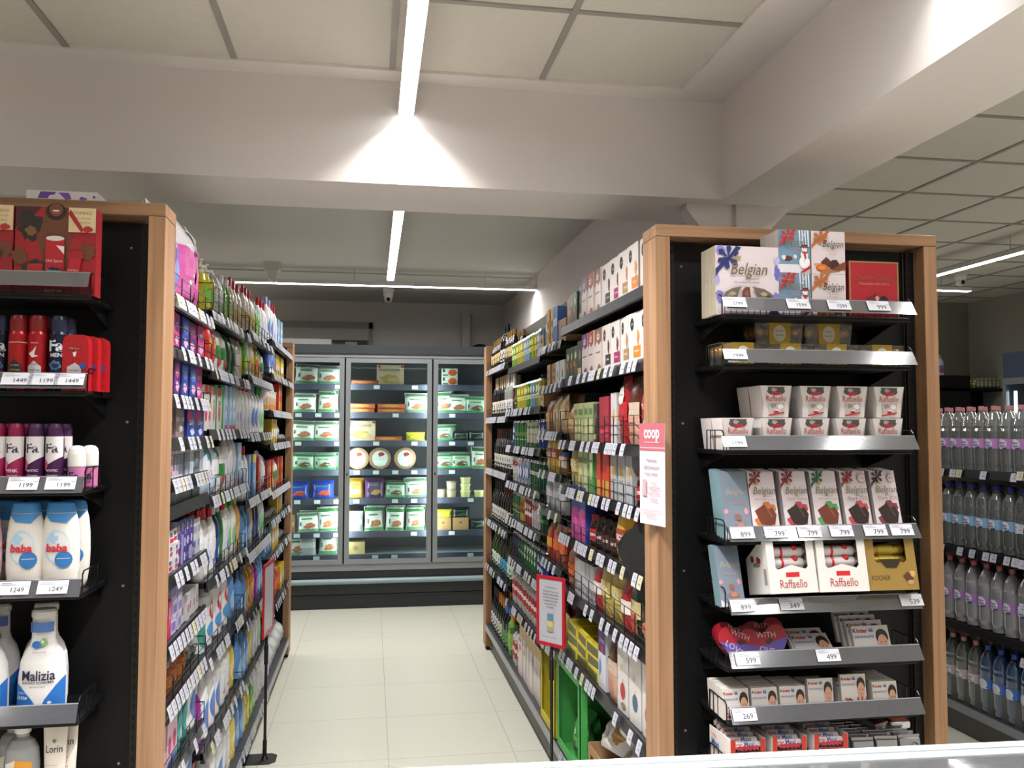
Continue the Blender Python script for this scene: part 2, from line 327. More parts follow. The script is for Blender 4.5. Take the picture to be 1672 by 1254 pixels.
# ---------------------------------------------------------------- materials of the fittings
def woodmat(name, vertical):
    mt = bpy.data.materials.new(name); mt.use_nodes = True; nt = mt.node_tree; b = nt.nodes['Principled BSDF']; N = nt.nodes.new; K = nt.links.new
    tc = N('ShaderNodeTexCoord'); mp = N('ShaderNodeMapping'); mp.inputs['Scale'].default_value = (45, 45, 1.2) if vertical else (1.2, 45, 45)
    K(tc.outputs['Object'], mp.inputs[0]); n = N('ShaderNodeTexNoise'); n.inputs['Scale'].default_value = 1; n.inputs['Detail'].default_value = 6; n.inputs['Distortion'].default_value = .6; K(mp.outputs[0], n.inputs[0])
    cr = N('ShaderNodeValToRGB'); cr.color_ramp.elements[0].position = .3; cr.color_ramp.elements[0].color = srgb('#886347'); cr.color_ramp.elements[1].position = .7; cr.color_ramp.elements[1].color = srgb('#ad8662')
    K(n.outputs[0], cr.inputs[0]); K(cr.outputs[0], b.inputs['Base Color']); b.inputs['Roughness'].default_value = .5; return mt
WOODV, WOODH = woodmat('oak_upright', True), woodmat('oak_lintel', False)
BLK = M('#080809', .55, 0, .3); BLK2 = M('#101012', .45, 0, .4); WIRE = M('#0a0a0b', .3); GREYM = M('#5d5d5b', .5); SLOT = M('#020202', .8)
STRIP = clear('ticket_strip_plastic', '#8d8f9a', .22, .35, '#71747f', .12); STRIPB = M('#1c1d22', .3)
TICKET = M('#cfd0d8', .65, 0, .2); INK = M('#22242c', .6); YTICK = M('#d9cfa8', .5)
def slots(mb, x0, x1, y, z0, z1, sg=-1):
    """perforated steel upright with pairs of slots"""
    mb.box(x0, x1, y, y+.012, z0, z1, BLK2); z = z0+.02; w_ = (x1-x0)*.22; c = (x0+x1)/2; e = y-.0006
    while z < z1-.03:
        for s in (-1, 1):
            a = c+s*w_*.95; mb.add([(a-w_/2, e, z), (a+w_/2, e, z), (a+w_/2, e, z+.017), (a-w_/2, e, z+.017)], [(0, 1, 2, 3)], SLOT)
        z += .0295
def ticket(parent, x, y, z, n, w_=.075, h=.036, slope=(.0, 0), yellow=False, strip_tilt=.62):
    mb = MB(); mb.box(-w_/2, w_/2, -.0008, 0, -h, 0, YTICK if yellow else TICKET)
    art(mb, [('t', n, .12, .36, .42, INK), ('t', 'Ft/db', .42, .62, .13, INK), ('r', -.42, .85, -.1, .88, M('#777a84')), ('r', -.42, .72, .05, .75, M('#777a84'))], w_, h, lambda a, b: -.0011, z0=-h)
    o = mb.obj('price_ticket', parent, (x, y, z)); o.rotation_euler = (-strip_tilt, 0, 0)
    return o
# ================================================================ end displays
ZT = 2.391
def endcap(side, xa, xb, label):
    """wooden portal frame round a black slotted panel; shelf boards are hooked in"""
    r = empty('end_display', ((xa+xb)/2, 2.62, 0)); tag(r, label, 'shelving unit', 'wooden framed end displays'); W = xb-xa; t = .048; dp = .135
    mb = MB(); mb.box(-W/2, W/2, 0, dp, ZT-.038, ZT, WOODH, .0015); mb.obj('top_board', r)
    for s in (-1, 1):
        a, b_ = (-W/2, -W/2+t) if s < 0 else (W/2-t, W/2)
        MB().box(a, b_, 0, dp, .03, ZT-.039, WOODV, .0015).obj('wooden_post', r)
        mb = MB(); slots(mb, *( (-W/2+t+.002, -W/2+t+.032) if s < 0 else (W/2-t-.032, W/2-t-.002)), .055, .1, ZT-.05); mb.obj('slotted_upright', r)
    mb = MB(); mb.box(-W/2+t+.03, W/2-t-.03, .075, .10, .03, ZT-.045, BLK)
    for z in (2.27, 1.75, 1.27, .76):
        for s in (-1, 1): mb.lathe([(.0045, 0), (.003, .003)], M('#a9a9ab', .3, .8), 10); mb.xf(Matrix.Translation((s*(W/2-t-.065), .075, z)) @ Matrix.Rotation(PI/2, 4, 'X'), len(mb.v)-2*10*2)
    for z in (2.0, 1.79, 1.60, 1.34, .98): mb.box(-.26, -.21, .0735, .076, z, z+.004, SLOT)
    mb.obj('back_panel', r); MB().box(-W/2+t, W/2-t, .02, .075, 0, .12, BLK2).obj('plinth', r)
    return r
def end_shelf(r, x0, x1, z, fence=.045, strip=True, st_z=None, tickets=(), yb=2.695, yf=2.455, side_h=.06, wires=True, st_h=.042):
    """x0,x1,z in world; r is the unit's empty"""
    ox, oy = r.location.x, r.location.y; x0 -= ox; x1 -= ox; yb -= oy; yf -= oy; st = st_z if st_z else z+.05
    mb = MB(); mb.box(x0, x1, yf, yb, z-.014, z, BLK, .002)
    for s in (x0+.02, x1-.02): mb.hexa([(s-.003, yb, z-.07), (s+.003, yb, z-.07), (s+.003, yb+.001, z-.0701), (s-.003, yb+.001, z-.0701)], [(s-.003, yf+.05, z-.014), (s+.003, yf+.05, z-.014), (s+.003, yb, z-.013), (s-.003, yb, z-.013)], BLK)
    sh = mb.obj('shelf', r)
    if wires:
        mb = MB(); n = int((x1-x0)/.0192)
        for k in range(n+1):
            x = x0+.004+(x1-x0-.008)*k/n; mb.tube((x, yf-.002, z-.006), (x, yf-.002, st), .0013, WIRE, 4)
        mb.tube((x0, yf-.002, z-.004), (x1, yf-.002, z-.004), .002, WIRE, 4); mb.tube((x0, yf-.002, st), (x1, yf-.002, st), .002, WIRE, 4)
        for x in (x0-.004, x1+.004):
            h = side_h; mb.wire([(x, yf, z-.01), (x, yf, z+h-.01), (x, yf+.012, z+h), (x, yf+.13, z+h), (x, yf+.13, z-.01), (x, yf, z-.01)], .0022, WIRE)
            for q in (.065, .1): mb.tube((x, yf+q, z-.01), (x, yf+q, z+h), .0018, WIRE, 4)
        mb.obj('wire_guard', sh)
    mb = MB(); sl = .55
    mb.hexa([(x0+.002, yf-.006-st_h*sl, st-st_h), (x1+.006, yf-.006-st_h*sl, st-st_h), (x1+.006, yf-.0045-st_h*sl, st-st_h), (x0+.002, yf-.0045-st_h*sl, st-st_h)],
            [(x0+.002, yf-.006, st), (x1+.004, yf-.006, st), (x1+.004, yf-.0045, st), (x0+.002, yf-.0045, st)], STRIP)
    mb.box(x0+.002, x1+.004, yf-.006, yf-.003, st-.0015, st+.0015, M('#a3a6b0', .2)); mb.obj('ticket_strip', sh)
    for tx, n in tickets: ticket(sh, tx-ox, yf-.0105, st-.001, n, strip_tilt=math.atan(sl))
    return sh
EL = endcap('L', -1.605, -.602, 'wooden framed black end display stocked with cosmetics beside aisle')
ER = endcap('R', .896, 1.891, 'wooden framed black end display stocked with boxed chocolates')
YF = 2.455
sx0, sx1 = 1.052, 1.672
X_ = lambda px, py=700, y=YF: at(px, py, y=y).x
Z_ = lambda py, px=1300, y=YF: at(px, py, y=y).z
RS = [dict(z=2.083, st=2.132, t=[(1200, '2799'), (1305, '1599'), (1372, '1599'), (1437, '999')]), dict(z=1.931, st=1.974, t=[(1200, '1999')]), dict(z=1.668, st=1.711, t=[(1197, '1199')]),
      dict(z=1.397, st=1.439, t=[(1208, '899'), (1263, '799'), (1317, '799'), (1369, '799'), (1424, '799'), (1467, '799')]), dict(z=1.196, st=1.224, t=[(1207, '899'), (1286, '349'), (1480, '539')], sh=.05),
      dict(z=1.022, st=1.068, t=[(1214, '599'), (1344, '499')]), dict(z=.862, st=.906, t=[(1208, '269')])]
for q in RS:
    q['o'] = end_shelf(ER, sx0, sx1, q['z'], st_z=q['st'], tickets=[(X_(px, 900), n) for px, n in q['t']])
end_shelf(ER, sx0, sx1, .70, st_z=.745)
LSH = [dict(z=2.092, st=2.150, t=[]), dict(z=1.832, st=1.878, t=[(27, '1449'), (70, '1199'), (112, '1449')]), dict(z=1.566, st=1.603, t=[(42, '1199'), (103, '1199')]), dict(z=1.292, st=1.332, t=[(33, '1249'), (95, '1249')]), dict(z=.962, st=1.008, t=[(-32, '999')]), dict(z=.62, st=.66, t=[])]
for q in LSH: end_shelf(EL, -1.395, -.758, q['z'], st_z=q['st'], tickets=[(X_(px, 800), n) for px, n in q['t']])
# ================================================================ goods on the chocolate display
GOLD = M('#b58f35', .28, .7); GOLDI = M('#7d6a3d', .4); REDI = '#c8202c'; CHOC = '#4a2317'; DCHOC = '#2b1a17'; GB = M('#6a5a38', .4, .2)
YG = 2.478
def ribbon(col, u0=-.5, v1=1.0, s=.3, asp=1):
    """a tied leafy bow in the top corner of a pack"""
    cu, cv = u0+s*.72, v1-s*.62*asp; o = [('p', [(u0, v1-s*1.7*asp), (u0+s*.22, v1-s*1.35*asp), (u0+s*1.5, v1-.02*asp), (u0+s*1.2, v1), (cu, cv), (u0, v1-s*1.25*asp)], col)]
    for k in range(6):
        a = k*PI/3+.4; o.append(('p', [(cu, cv), (cu+s*.55*math.cos(a-.3), cv+s*.55*asp*math.sin(a-.3)), (cu+s*.68*math.cos(a), cv+s*.68*asp*math.sin(a)), (cu+s*.55*math.cos(a+.3), cv+s*.55*asp*math.sin(a+.3))], col))
    return o
def belg(cu, cv, wu, col, asp=1):
    return [('t', 'Belgian', cu, cv, wu, col, dict(shear=.3, tall=1.25)), ('p', [(cu-.1*wu, cv-.22*wu*asp), (cu+.28*wu, cv-.2*wu*asp), (cu+.28*wu, cv-.185*wu*asp), (cu-.1*wu, cv-.205*wu*asp)], col),
            ('p', [(cu-.42*wu, cv+.3*wu*asp), (cu-.45*wu, cv+.38*wu*asp), (cu-.36*wu, cv+.34*wu*asp), (cu-.32*wu, cv+.42*wu*asp), (cu-.28*wu, cv+.34*wu*asp), (cu-.2*wu, cv+.38*wu*asp), (cu-.24*wu, cv+.3*wu*asp)], '#a98f46')]
BW = '#d8ccd0'
# seashell box
w_ = X_(1281)-X_(1176); h_ = Z_(400, 1230)-2.083
sh_ = [('b', -.42, .93, .1, .09, '#8f86c4', 3), ('b', .47, .62, .06, .13, '#6d66b8', 4), ('b', -.47, .5, .05, .1, '#a59fd0', 5), ('b', -.44, .27, .08, .12, '#7f78c4', 6), ('b', .45, .25, .09, .1, '#837cc6', 7), ('b', .47, .8, .05, .08, '#b9b3dc', 8)] + \
    ribbon('#26306e', -.5, 1, .27) + belg(.02, .64, .58, '#6b5c3a') + [('t', 'Chocolate Seashells', -.02, .47, .4, '#7a7488'),
    ('p', [(-.40, .25), (-.36, .32), (-.25, .38), (-.1, .41), (-.15, .33), (-.17, .25)], '#6c6156'), ('p', [(.40, .25), (.36, .32), (.25, .38), (.06, .41), (.12, .33), (.14, .25)], '#6c6156'),
    ('b', -.25, .30, .07, .04, '#a89b78', 3), ('b', -.3, .27, .05, .03, '#8f8468', 4), ('b', .25, .3, .07, .04, '#a89b78', 5), ('b', .32, .27, .05, .03, '#4c423a', 6),
    ('p', [(-.1, .25), (-.1, .34), (-.05, .40), (.02, .40), (.03, .3), (.04, .25)], '#6b3f2b'), ('b', -.03, .31, .04, .05, '#8a5a40', 2), ('p', [(.3, 0), (.36, .1), (.42, .1), (.5, 0)], '#33406f')]
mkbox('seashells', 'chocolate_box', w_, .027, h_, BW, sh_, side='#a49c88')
for k in range(4):
    put('seashells', ((X_(1176)+X_(1281))/2-.000, YG+.014+.0285*k, 2.083), 0, 'wide white seashell chocolate box with blue bow, %s' % ['front of its stack', 'second from the front', 'third from the front', 'last against the panel'][k], 'white seashell chocolate boxes')
# snowman box, orange truffle box
sw = X_(1334)-X_(1281); shh = .135
snow = [('r', -.5, 0, .5, .2, '#dcdce4'), ('b', -.2, .33, .2, .08, '#5a2a20', 5), ('b', -.33, .36, .1, .07, '#e4e0e4', 6), ('b', .02, .38, .07, .06, '#e4e0e4', 7), ('b', -.18, .35, .12, .05, '#6b3325', 8)] + \
       [('p', [(x, .62), (x+.03, .62), (x+.02, 1), (x-.03, 1)], '#dfe3ea') for x in (.16, .25, .34, .42)] + [('p', [(.2, .75), (.22, .75), (.38, 1), (.34, 1)], '#cfd6de')] + \
       [('e', .3, .25, .17, .15, '#ecebef'), ('e', .3, .43, .12, .1, '#ecebef'), ('e', .3, .56, .085, .07, '#efeef2'), ('r', .22, .6, .4, .66, '#2a2228'), ('r', .17, .59, .44, .605, '#2a2228'), ('r', .22, .605, .4, .63, '#b3202a'), ('p', [(.22, .5), (.4, .49), (.39, .45), (.33, .45), (.36, .33), (.3, .34), (.28, .45), (.22, .46)], '#b3202a'),
        ('e', .27, .57, .012, .01, '#1a1a1a'), ('e', .33, .575, .012, .01, '#1a1a1a'), ('e', .28, .4, .012, .01, '#1a1a1a'), ('e', .28, .28, .012, .01, '#1a1a1a'), ('p', [(.5, .2), (.5, .12), (.25, 0), (.13, 0)], '#b3202a')] + ribbon('#b5242c', -.5, 1, .36, .7) + belg(-.02, .69, .62, '#77735f', .7) + [('t', 'Milk Truffles', -.03, .56, .4, '#c4788a'), ('t', 'Winter', -.03, .5, .25, '#c4788a')]
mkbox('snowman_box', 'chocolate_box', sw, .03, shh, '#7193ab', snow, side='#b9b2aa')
org = [('b', .0, .12, .5, .17, '#a5714b', 3), ('b', -.1, .2, .38, .08, '#c79c78', 8), ('p', [(-.22, .28), (-.06, .4), (.1, .28), (.06, .16), (-.18, .16)], '#552c22'), ('p', [(.02, .22), (.1, .33), (.24, .34), (.36, .2), (.24, .1), (.06, .12)], '#43221d'), ('e', -.2, .15, .18, .08, '#d0681f'), ('e', -.2, .14, .1, .045, '#e08a3a'), ('p', [(.1, .1), (.5, .1), (.5, .3), (.36, .25)], '#7a4028')] + \
      ribbon('#b5642c', -.5, 1, .36, .7) + belg(.12, .68, .62, '#3f3628', .7) + [('t', 'Milk Truffles', .1, .53, .34, '#c9968a'), ('t', 'Orange', .1, .46, .25, '#c9968a')]
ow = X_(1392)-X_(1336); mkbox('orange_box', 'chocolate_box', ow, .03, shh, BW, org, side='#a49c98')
for lv in (0, 1):
    for k in range(3 if lv == 0 else 4):
        zz = 2.083+lv*(shh+.0008); pos = ['front of its stack', 'second from the front', 'third from the front', 'last against the panel'][k]; lw = ['lower row', 'upper row above the frame'][lv]
        put('snowman_box', ((X_(1281)+X_(1334))/2, YG+.016+.031*k, zz), 0, 'blue chocolate box with printed snowman, %s, %s' % (lw, pos), 'blue snowman chocolate boxes')
        put('orange_box', ((X_(1336)+X_(1392))/2, YG+.016+.031*k, zz), 0, 'white chocolate box with orange bow, %s, %s' % (lw, pos), 'white orange-bow chocolate boxes')
cw = X_(1480)-X_(1398); ch = Z_(425, 1440)-2.083
cher = [('r', -.5, 0, -.47, 1, '#9a7a4c'), ('r', .47, 0, .5, 1, '#9a7a4c'), ('r', -.5, .975, .5, 1, '#9a7a4c'), ('t', 'Cherry Queen', 0, .7, .8, '#8a5238', dict(shear=.3)), ('t', 'Chocolates with cherry', 0, .6, .6, '#c98a70'), ('b', .02, .27, .2, .14, '#d8a098', 3), ('e', -.08, .24, .14, .14, '#7a1520'), ('e', .18, .26, .11, .14, '#2c1418'), ('p', [(-.04, .4), (.0, .34), (.05, .42), (.03, .44)], '#51301f'), ('b', -.2, .17, .08, .05, '#b58a3a', 2)]
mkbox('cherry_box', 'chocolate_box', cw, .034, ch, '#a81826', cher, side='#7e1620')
for k in range(2): put('cherry_box', ((X_(1398)+X_(1480))/2-.012*k, YG+.018+.036*k, 2.083), 0, 'flat red cherry chocolate box at end of top shelf, %s' % ['in front', 'behind'][k], 'red cherry chocolate boxes')
# gold praline trays
CLR = clear('clear_tray_plastic', '#f4f2ec', .10, .04, '#ffffff', .06); BALL = M('#a9803a', .35, .55); BROWNCUP = M('#3a2318', .6)
tw, td, thh = .168, .10, .072
pb = MB()
for x in (-.062, -.026, .026, .062):
    for y in (-.028, .006, .036): pb.ball((x, y, .042), .021, BALL, 10, 6)
pc = MB(); pc.lathe([(.019, .002), (.021, .012)], BROWNCUP, 8) if False else None
band = MB(); band.box(-.036, .038, -td/2-.001, td/2+.001, .001, thh+.0015, M('#a98d2e', .35, .3)); art(band, [('e', 0, .5, .13, .38, '#cfc8b8'), ('t', 'FERRERO', 0, .62, .16, '#5b4630'), ('t', 'ROCHER', 0, .42, .16, '#5b4630', dict(bold=.01))], tw, thh, flat(td+.0025))
shell = MB(); shell.hexa([(-tw/2+.006, -td/2+.004, 0), (tw/2-.006, -td/2+.004, 0), (tw/2-.006, td/2-.004, 0), (-tw/2+.006, td/2-.004, 0)], [(-tw/2, -td/2, thh), (tw/2, -td/2, thh), (tw/2, td/2, thh), (-tw/2, td/2, thh)], CLR)
kind('praline_tray', 'praline_tray', 'chocolate box', tw, td, thh, None, [('clear_shell', shell), ('paper_band', band), ('praline', pb)])
for k in range(4): put('praline_tray', (sx0+.075+.1555*k, 2.53, 1.931), 0, 'clear tray of golden pralines, %s along the second shelf' % ORD[k], 'golden praline trays', sc=.92)
for k in range(2): put('praline_tray', (X_(1268+k*80, y=2.57), 2.59, 2.0), 0, 'clear praline tray with gold band lying on lower trays, %s' % ['nearer the aisle post', 'further from the aisle post'][k], 'stacked golden praline trays', sc=.98)
# flared coconut praline boxes
rw, rd, rh = .104, .085, .098; q = .80
raf = [('e', -.0, .83, .32, .13, '#59534f'), ('r', -.16, .72, .16, .82, '#c8202c'), ('p', [(-.3, .96), (-.24, .74), (.24, .74), (.3, .96)], '#4f4a48'), ('b', -.08, .87, .13, .07, '#a59c98', 4), ('r', -.15, .73, .17, .8, '#c02030'), ('t', 'Raffaello', 0, .60, .70, '#b83a40', dict(tall=1.35)),
       ('p', [(-.26, .46), (.3, .46), (.26, .1), (-.22, .1)], '#b9b0ac'), ('b', -.1, .36, .13, .09, '#8d8482', 3), ('b', .16, .34, .13, .1, '#e2dedb', 5), ('b', .02, .2, .1, .06, '#efeeec', 8), ('p', [(-.28, .08), (.28, .18), (.28, .14), (-.28, .04)], '#b8202c'), ('b', 0, .17, .12, .07, '#b8202c', 6)]
mb = MB(); x0, y0 = rw/2, rd/2
mb.hexa([(-x0*q, -y0*.88, 0), (x0*q, -y0*.88, 0), (x0*q, y0*.88, 0), (-x0*q, y0*.88, 0)], [(-x0, -y0, rh), (x0, -y0, rh), (x0, y0, rh), (-x0, y0, rh)], M('#d6cfcd', .4))
for s in (-1, 1): mb.add([(s*x0*q, -y0*.88-.0003, .002), (s*x0*q, -y0*.88-.0003, .002), (s*x0*.99, -y0-.0003, rh-.002), (s*x0*.80, -y0*.94-.0004, rh*.5)], [(0, 2, 3)], '#a9a19d')
art(mb, raf, rw*.9, rh, lambda x, z: -y0*(.88+.12*z/rh)-.0004)
kind('coconut_box', 'praline_box', 'chocolate box', rw, rd, rh, mb)
for r_, pxs, z, lab in ((0, (1206, 1269, 1330.5, 1390.5, 1451), 1.668, 'bottom row'), (1, (1269, 1333.5, 1394, 1454), 1.768, 'top row')):
    for k, px in enumerate(pxs): put('coconut_box', (X_(px, 680, y=2.48), 2.485+y0, z), 0, 'flared white coconut praline box, %s in the %s' % (ORD[k], lab), 'flared white coconut praline boxes')
    for k, px in enumerate(pxs): put('coconut_box', (X_(px, 680, y=2.48), 2.574+y0, z), 0, 'flared white praline box hidden behind the %s of the %s' % (ORD[k], lab), 'rear coconut praline boxes')
# slanting chocolate bars
bw, bh = .0865, .208
def bar(key, bow, c1, name, c2, flav, badge=None, base=BW):
    sh = [('b', .15, .43, .34, .13, c2, 4), ('b', -.1, .25, .38, .1, c2, 9), ('p', [(-.38, .41), (.0, .50), (.16, .43), (.3, .46), (.43, .35), (.28, .13), (.0, .15), (-.2, .23)], c1), ('p', [(.0, .50), (.04, .50), (.28, .31), (.24, .30)], '#8a5a44' if c1 == '#6a3220' else '#55453f'), ('b', -.16, .17, .2, .045, name, 7), ('b', .3, .12, .2, .1, c2, 5)] + \
        ribbon(bow, -.5, 1, .36, .44) + belg(.05, .69, .84, '#7d7050', .42) + [('t', flav, .05, .575, .74, '#9a6a6a')]
    if badge: sh += [('e', .3, .88, .16, .068, '#b56a70'), ('e', .3, .88, .145, .06, BW), ('t', badge, .3, .88, .2, '#a05060')]
    mkbox(key, 'chocolate_bar', bw, .0135, bh, base, sh, side='#b3aaa8')
bar('bar0', '#7c2a1e', '#6a3220', '#a8713a', '#c0703a', 'Milk Salted Caramel'); bar('bar1', '#7a1a22', DCHOC, '#8a2a3a', '#b8404c', 'Dark Cherry'); bar('bar2', '#1d5c35', '#6a3220', '#4f8a3a', '#4f9a58', 'Milk Hazelnut Crunch')
bar('bar3', '#8a2026', DCHOC, '#b04048', '#c24a52', 'Dark 72%', '72%'); bar('bar4', '#3c1620', DCHOC, '#5a2a34', '#7a3440', 'Dark 85%', '85%')
blue = [('t', 'Belgian', .05, .68, .8, '#a39a86', dict(shear=.3)), ('t', 'Seashells', .05, .54, .5, '#c08a94'), ('b', -.4, .3, .1, .05, '#c98a94', 3), ('b', .35, .3, .1, .06, '#c98a94', 5), ('p', [(-.5, 0), (-.5, .12), (-.3, .05), (-.1, .1), (.2, .04), (.5, .1), (.5, 0)], '#ccc8d4'), ('e', .02, .22, .13, .05, '#8a5a50'), ('b', .1, .08, .28, .075, '#93604c', 5), ('e', .08, .1, .14, .04, '#a9796a')]
mkbox('blue_bar', 'chocolate_bar', bw, .0165, bh, '#74808e', [(q_[0], q_[1], q_[2]+.1)+q_[3:] if q_[0] in 'be' else q_ for q_ in blue], side='#6f8c94')
names = ['caramel bar with dark red bow', 'dark cherry bar with crimson bow', 'hazelnut bar with green bow', 'dark bar with red bow and round badge', 'dark bar with maroon bow at row end']
TL = -.26
for k in range(6):
    key = 'blue_bar' if k == 0 else 'bar%d' % (k-1); px = (1207, 1253, 1306, 1356, 1406, 1455)[k]
    for d in range(5):
        nm = 'grey-blue seashell bar leaning in its row' if k == 0 else 'white '+names[k-1]
        put(key, (X_(px, 880, y=2.475)-(0 if k else .012*d*0), 2.476+.0165*d, 1.397+.0015*d), 0, '%s, %s' % (nm, ['in front', 'second from front', 'third from front', 'fourth from front', 'last in its row'][d]), 'leaning chocolate bars', tilt=TL)
# shelf five: bars and display cartons
for d in range(3): put('blue_bar', (X_(1197, 930, y=2.47), 2.475+.017*d, 1.196), 0, 'grey-blue bar leaning at the end beside the white cartons, %s' % ['in front', 'second from front', 'last'][d], 'grey-blue bars on fifth shelf', tilt=-.32, sc=.88)
def carton(key, w_, d, h, base, inner, shapes, win, tubes, side_shapes=()):
    """open display carton: front with a cut-out window, two prongs, contents inside"""
    t = .002; mb = MB(); B = M(base, .4) if isinstance(base, str) else base
    mb.box(-w_/2, w_/2, -d/2, d/2, 0, t, B)
    for s in (-1, 1):
        a, b_ = (-w_/2, -w_/2+t) if s < 0 else (w_/2-t, w_/2)
        mb.add([(x, y, z) for x in (a, b_) for y, z in ((-d/2, 0), (d/2, 0), (d/2, h*.62), (-d/2, h))], [(0, 1, 2, 3), (7, 6, 5, 4), (0, 3, 7, 4), (3, 2, 6, 7), (2, 1, 5, 6)], B)
    mb.box(-w_/2, w_/2, d/2-t, d/2, 0, h*.62, B)
    wl, wr, wb = win; c = [(-.5, 0), (.5, 0), (.5, 1), (wr+.05, 1), (wr, .95), (wr, wb+.02), (wr-.05, wb-.02), (.12, wb+.02), (0, wb+.05), (-.12, wb+.02), (wl+.05, wb-.02), (wl, wb+.02), (wl, .95), (wl-.05, 1), (-.5, 1)]
    pr = [(u*w_, v*h) for u, v in c]; n = len(pr); mb.add([(x, -d/2-.0005, z) for x, z in pr]+[(x, -d/2+t, z) for x, z in pr], [tuple(range(n)), tuple(range(2*n-1, n-1, -1))]+[(k, n+k, n+(k+1) % n, (k+1) % n) for k in range(n)], B)
    art(mb, shapes, w_, h, flat(d+.0012))
    i0 = len(mb.v); art(mb, side_shapes, d, h, lambda x, z: 0); mb.xf(Matrix.Translation((-w_/2-.0006, 0, 0)) @ Matrix.Rotation(-PI/2, 4, 'Z'), i0)
    kind(key, 'display_carton', 'carton', w_, d, h, mb)
    ky = key+'_tube'; tb = MB(); L = w_*.9; tb.lathe([(.004, -L/2), (.0165, -L/2+.018), (.0165, L/2-.018), (.004, L/2)], inner, 10)
    for f in tubes: f(tb)
    tb.xf(Matrix.Rotation(PI/2, 4, 'Y')); kind(ky, 'praline_tube', 'chocolate tube', L, .033, .033, tb)
def red_rib(tb):
    tb.lathe([(.0169, -.02), (.0169, -.012)], M(REDI, .3), 10, cap=False); tb.ball((-.012, -.006, .028), .011, M(REDI, .3), 6, 4)
def gold_rib(tb): tb.lathe([(.0172, -.024), (.0172, .024)], M('#b8a33e', .3, .3), 10, cap=False)
cwid = X_(1334, y=2.42)-X_(1254, y=2.42)
mkr = [('r', -.14, .27, .14, .35, '#c8202c'), ('t', 'Raffaello', 0, .16, .56, '#a83a3c', dict(tall=1.35))]
carton('white_carton', cwid, .13, .175, '#dcd8d4', M('#d8d0d0', .25), mkr, (-.34, .34, .42), [red_rib], [('b', .1, .55, .13, .1, '#8f1a24', 4), ('b', -.18, .6, .1, .08, '#8f1a24', 7), ('b', 0, .5, .2, .05, '#7d7a6a', 9), ('r', .32, .15, .44, .42, '#8a8884')])
carton('gold_carton', cwid*1.06, .12, .185, '#94783c', M('#b8943a', .25, .6), [('t', 'ROCHER', -.22, .2, .36, '#3e2f18', dict(tall=1.3)), ('b', .32, .2, .12, .1, '#5a3324', 5), ('b', .4, .26, .07, .07, '#c9a263', 6), ('b', .34, .12, .07, .05, '#b98a68', 8), ('p', [(-.24, .5), (-.1, .36), (.1, .36), (.22, .5), (.22, .502), (-.24, .502)], '#2e2410')], (-.3, .32, .46), [gold_rib])
def tilted(key, px, lab, grp, tubekey, tl, z, rz, tubelab):
    x = X_(px, 970, y=2.41); o = put(key, (x, 2.47, z), rz, lab, grp, tilt=-.2)
    for k in range(4):
        off = Vector((0, -.030+.001*k, .024+.033*k)); off.rotate(Matrix.Rotation(-.2, 3, 'X')); off.rotate(Matrix.Rotation(rz, 3, 'Z'))
        t_ = put(tubekey, (x+off.x, 2.47+off.y, z+off.z), rz, '%s, %s from the bottom' % (tubelab, ORD[k]), 'praline tubes in cartons')
tilted('white_carton', 1295, 'white display carton with red lettering beside the blue bars', 'white display cartons', 'white_carton_tube', -.2, 1.232, .06, 'white ribboned tube in the first white carton')
tilted('white_carton', 1380, 'white display carton standing between white and gold cartons', 'white display cartons', 'white_carton_tube', -.2, 1.232, -.02, 'white ribboned tube in the middle carton')
tilted('gold_carton', 1461, 'gold display carton with round praline picture', None, 'gold_carton_tube', -.2, 1.232, -.02, 'gold foil tube in the gold carton')
# hearts
def heart(n=40, r=1):
    out = []
    for k in range(n):
        t = 2*PI*k/n; out.append((r*16*math.sin(t)**3/17, r*(13*math.cos(t)-5*math.cos(2*t)-2*math.cos(3*t)-math.cos(4*t))/17))
    return out
mb = MB(); hp = [(x, z+.075) for x, z in heart(40, .082)]; mb.prism(hp, -.012, .012, M('#9c1526', .35), M('#7a1020', .4))
art(mb, [('p', clip([(x/.164, z/.15) for x, z in heart(40, .0815)], 1, -1, .02)[:], '#5a4a9a')], .164, .15, flat(.0242), z0=.075)
art(mb, [('t', 'WITH', .02, .72, .42, '#d8b0b4', dict(rot=-.3)), ('t', 'LOVE', -.12, .42, .4, '#d0b8d4', dict(rot=-.5)), ('b', .04, .56, .11, .08, '#4a2018', 3)], .164, .15, flat(.026))
kind('heart_box', 'heart_box', 'chocolate box', .16, .026, .15, mb)
for k, (px, y, ry, dz, lab) in enumerate(((1206, 2.485, .12, 0, 'red and purple heart box standing in front by the wire side'), (1268, 2.485, -.3, 0, 'second front heart box tilted against its neighbour'), (1196, 2.545, .2, 0, 'heart box behind the first heart box'), (1256, 2.545, -.15, .01, 'rear heart box behind the tilted heart'))):
    put('heart_box', (X_(px, 1040, y=y), y, 1.012+dz), 0, lab, 'heart-shaped chocolate boxes', tilt=-.35, rx=ry, sc=.88)
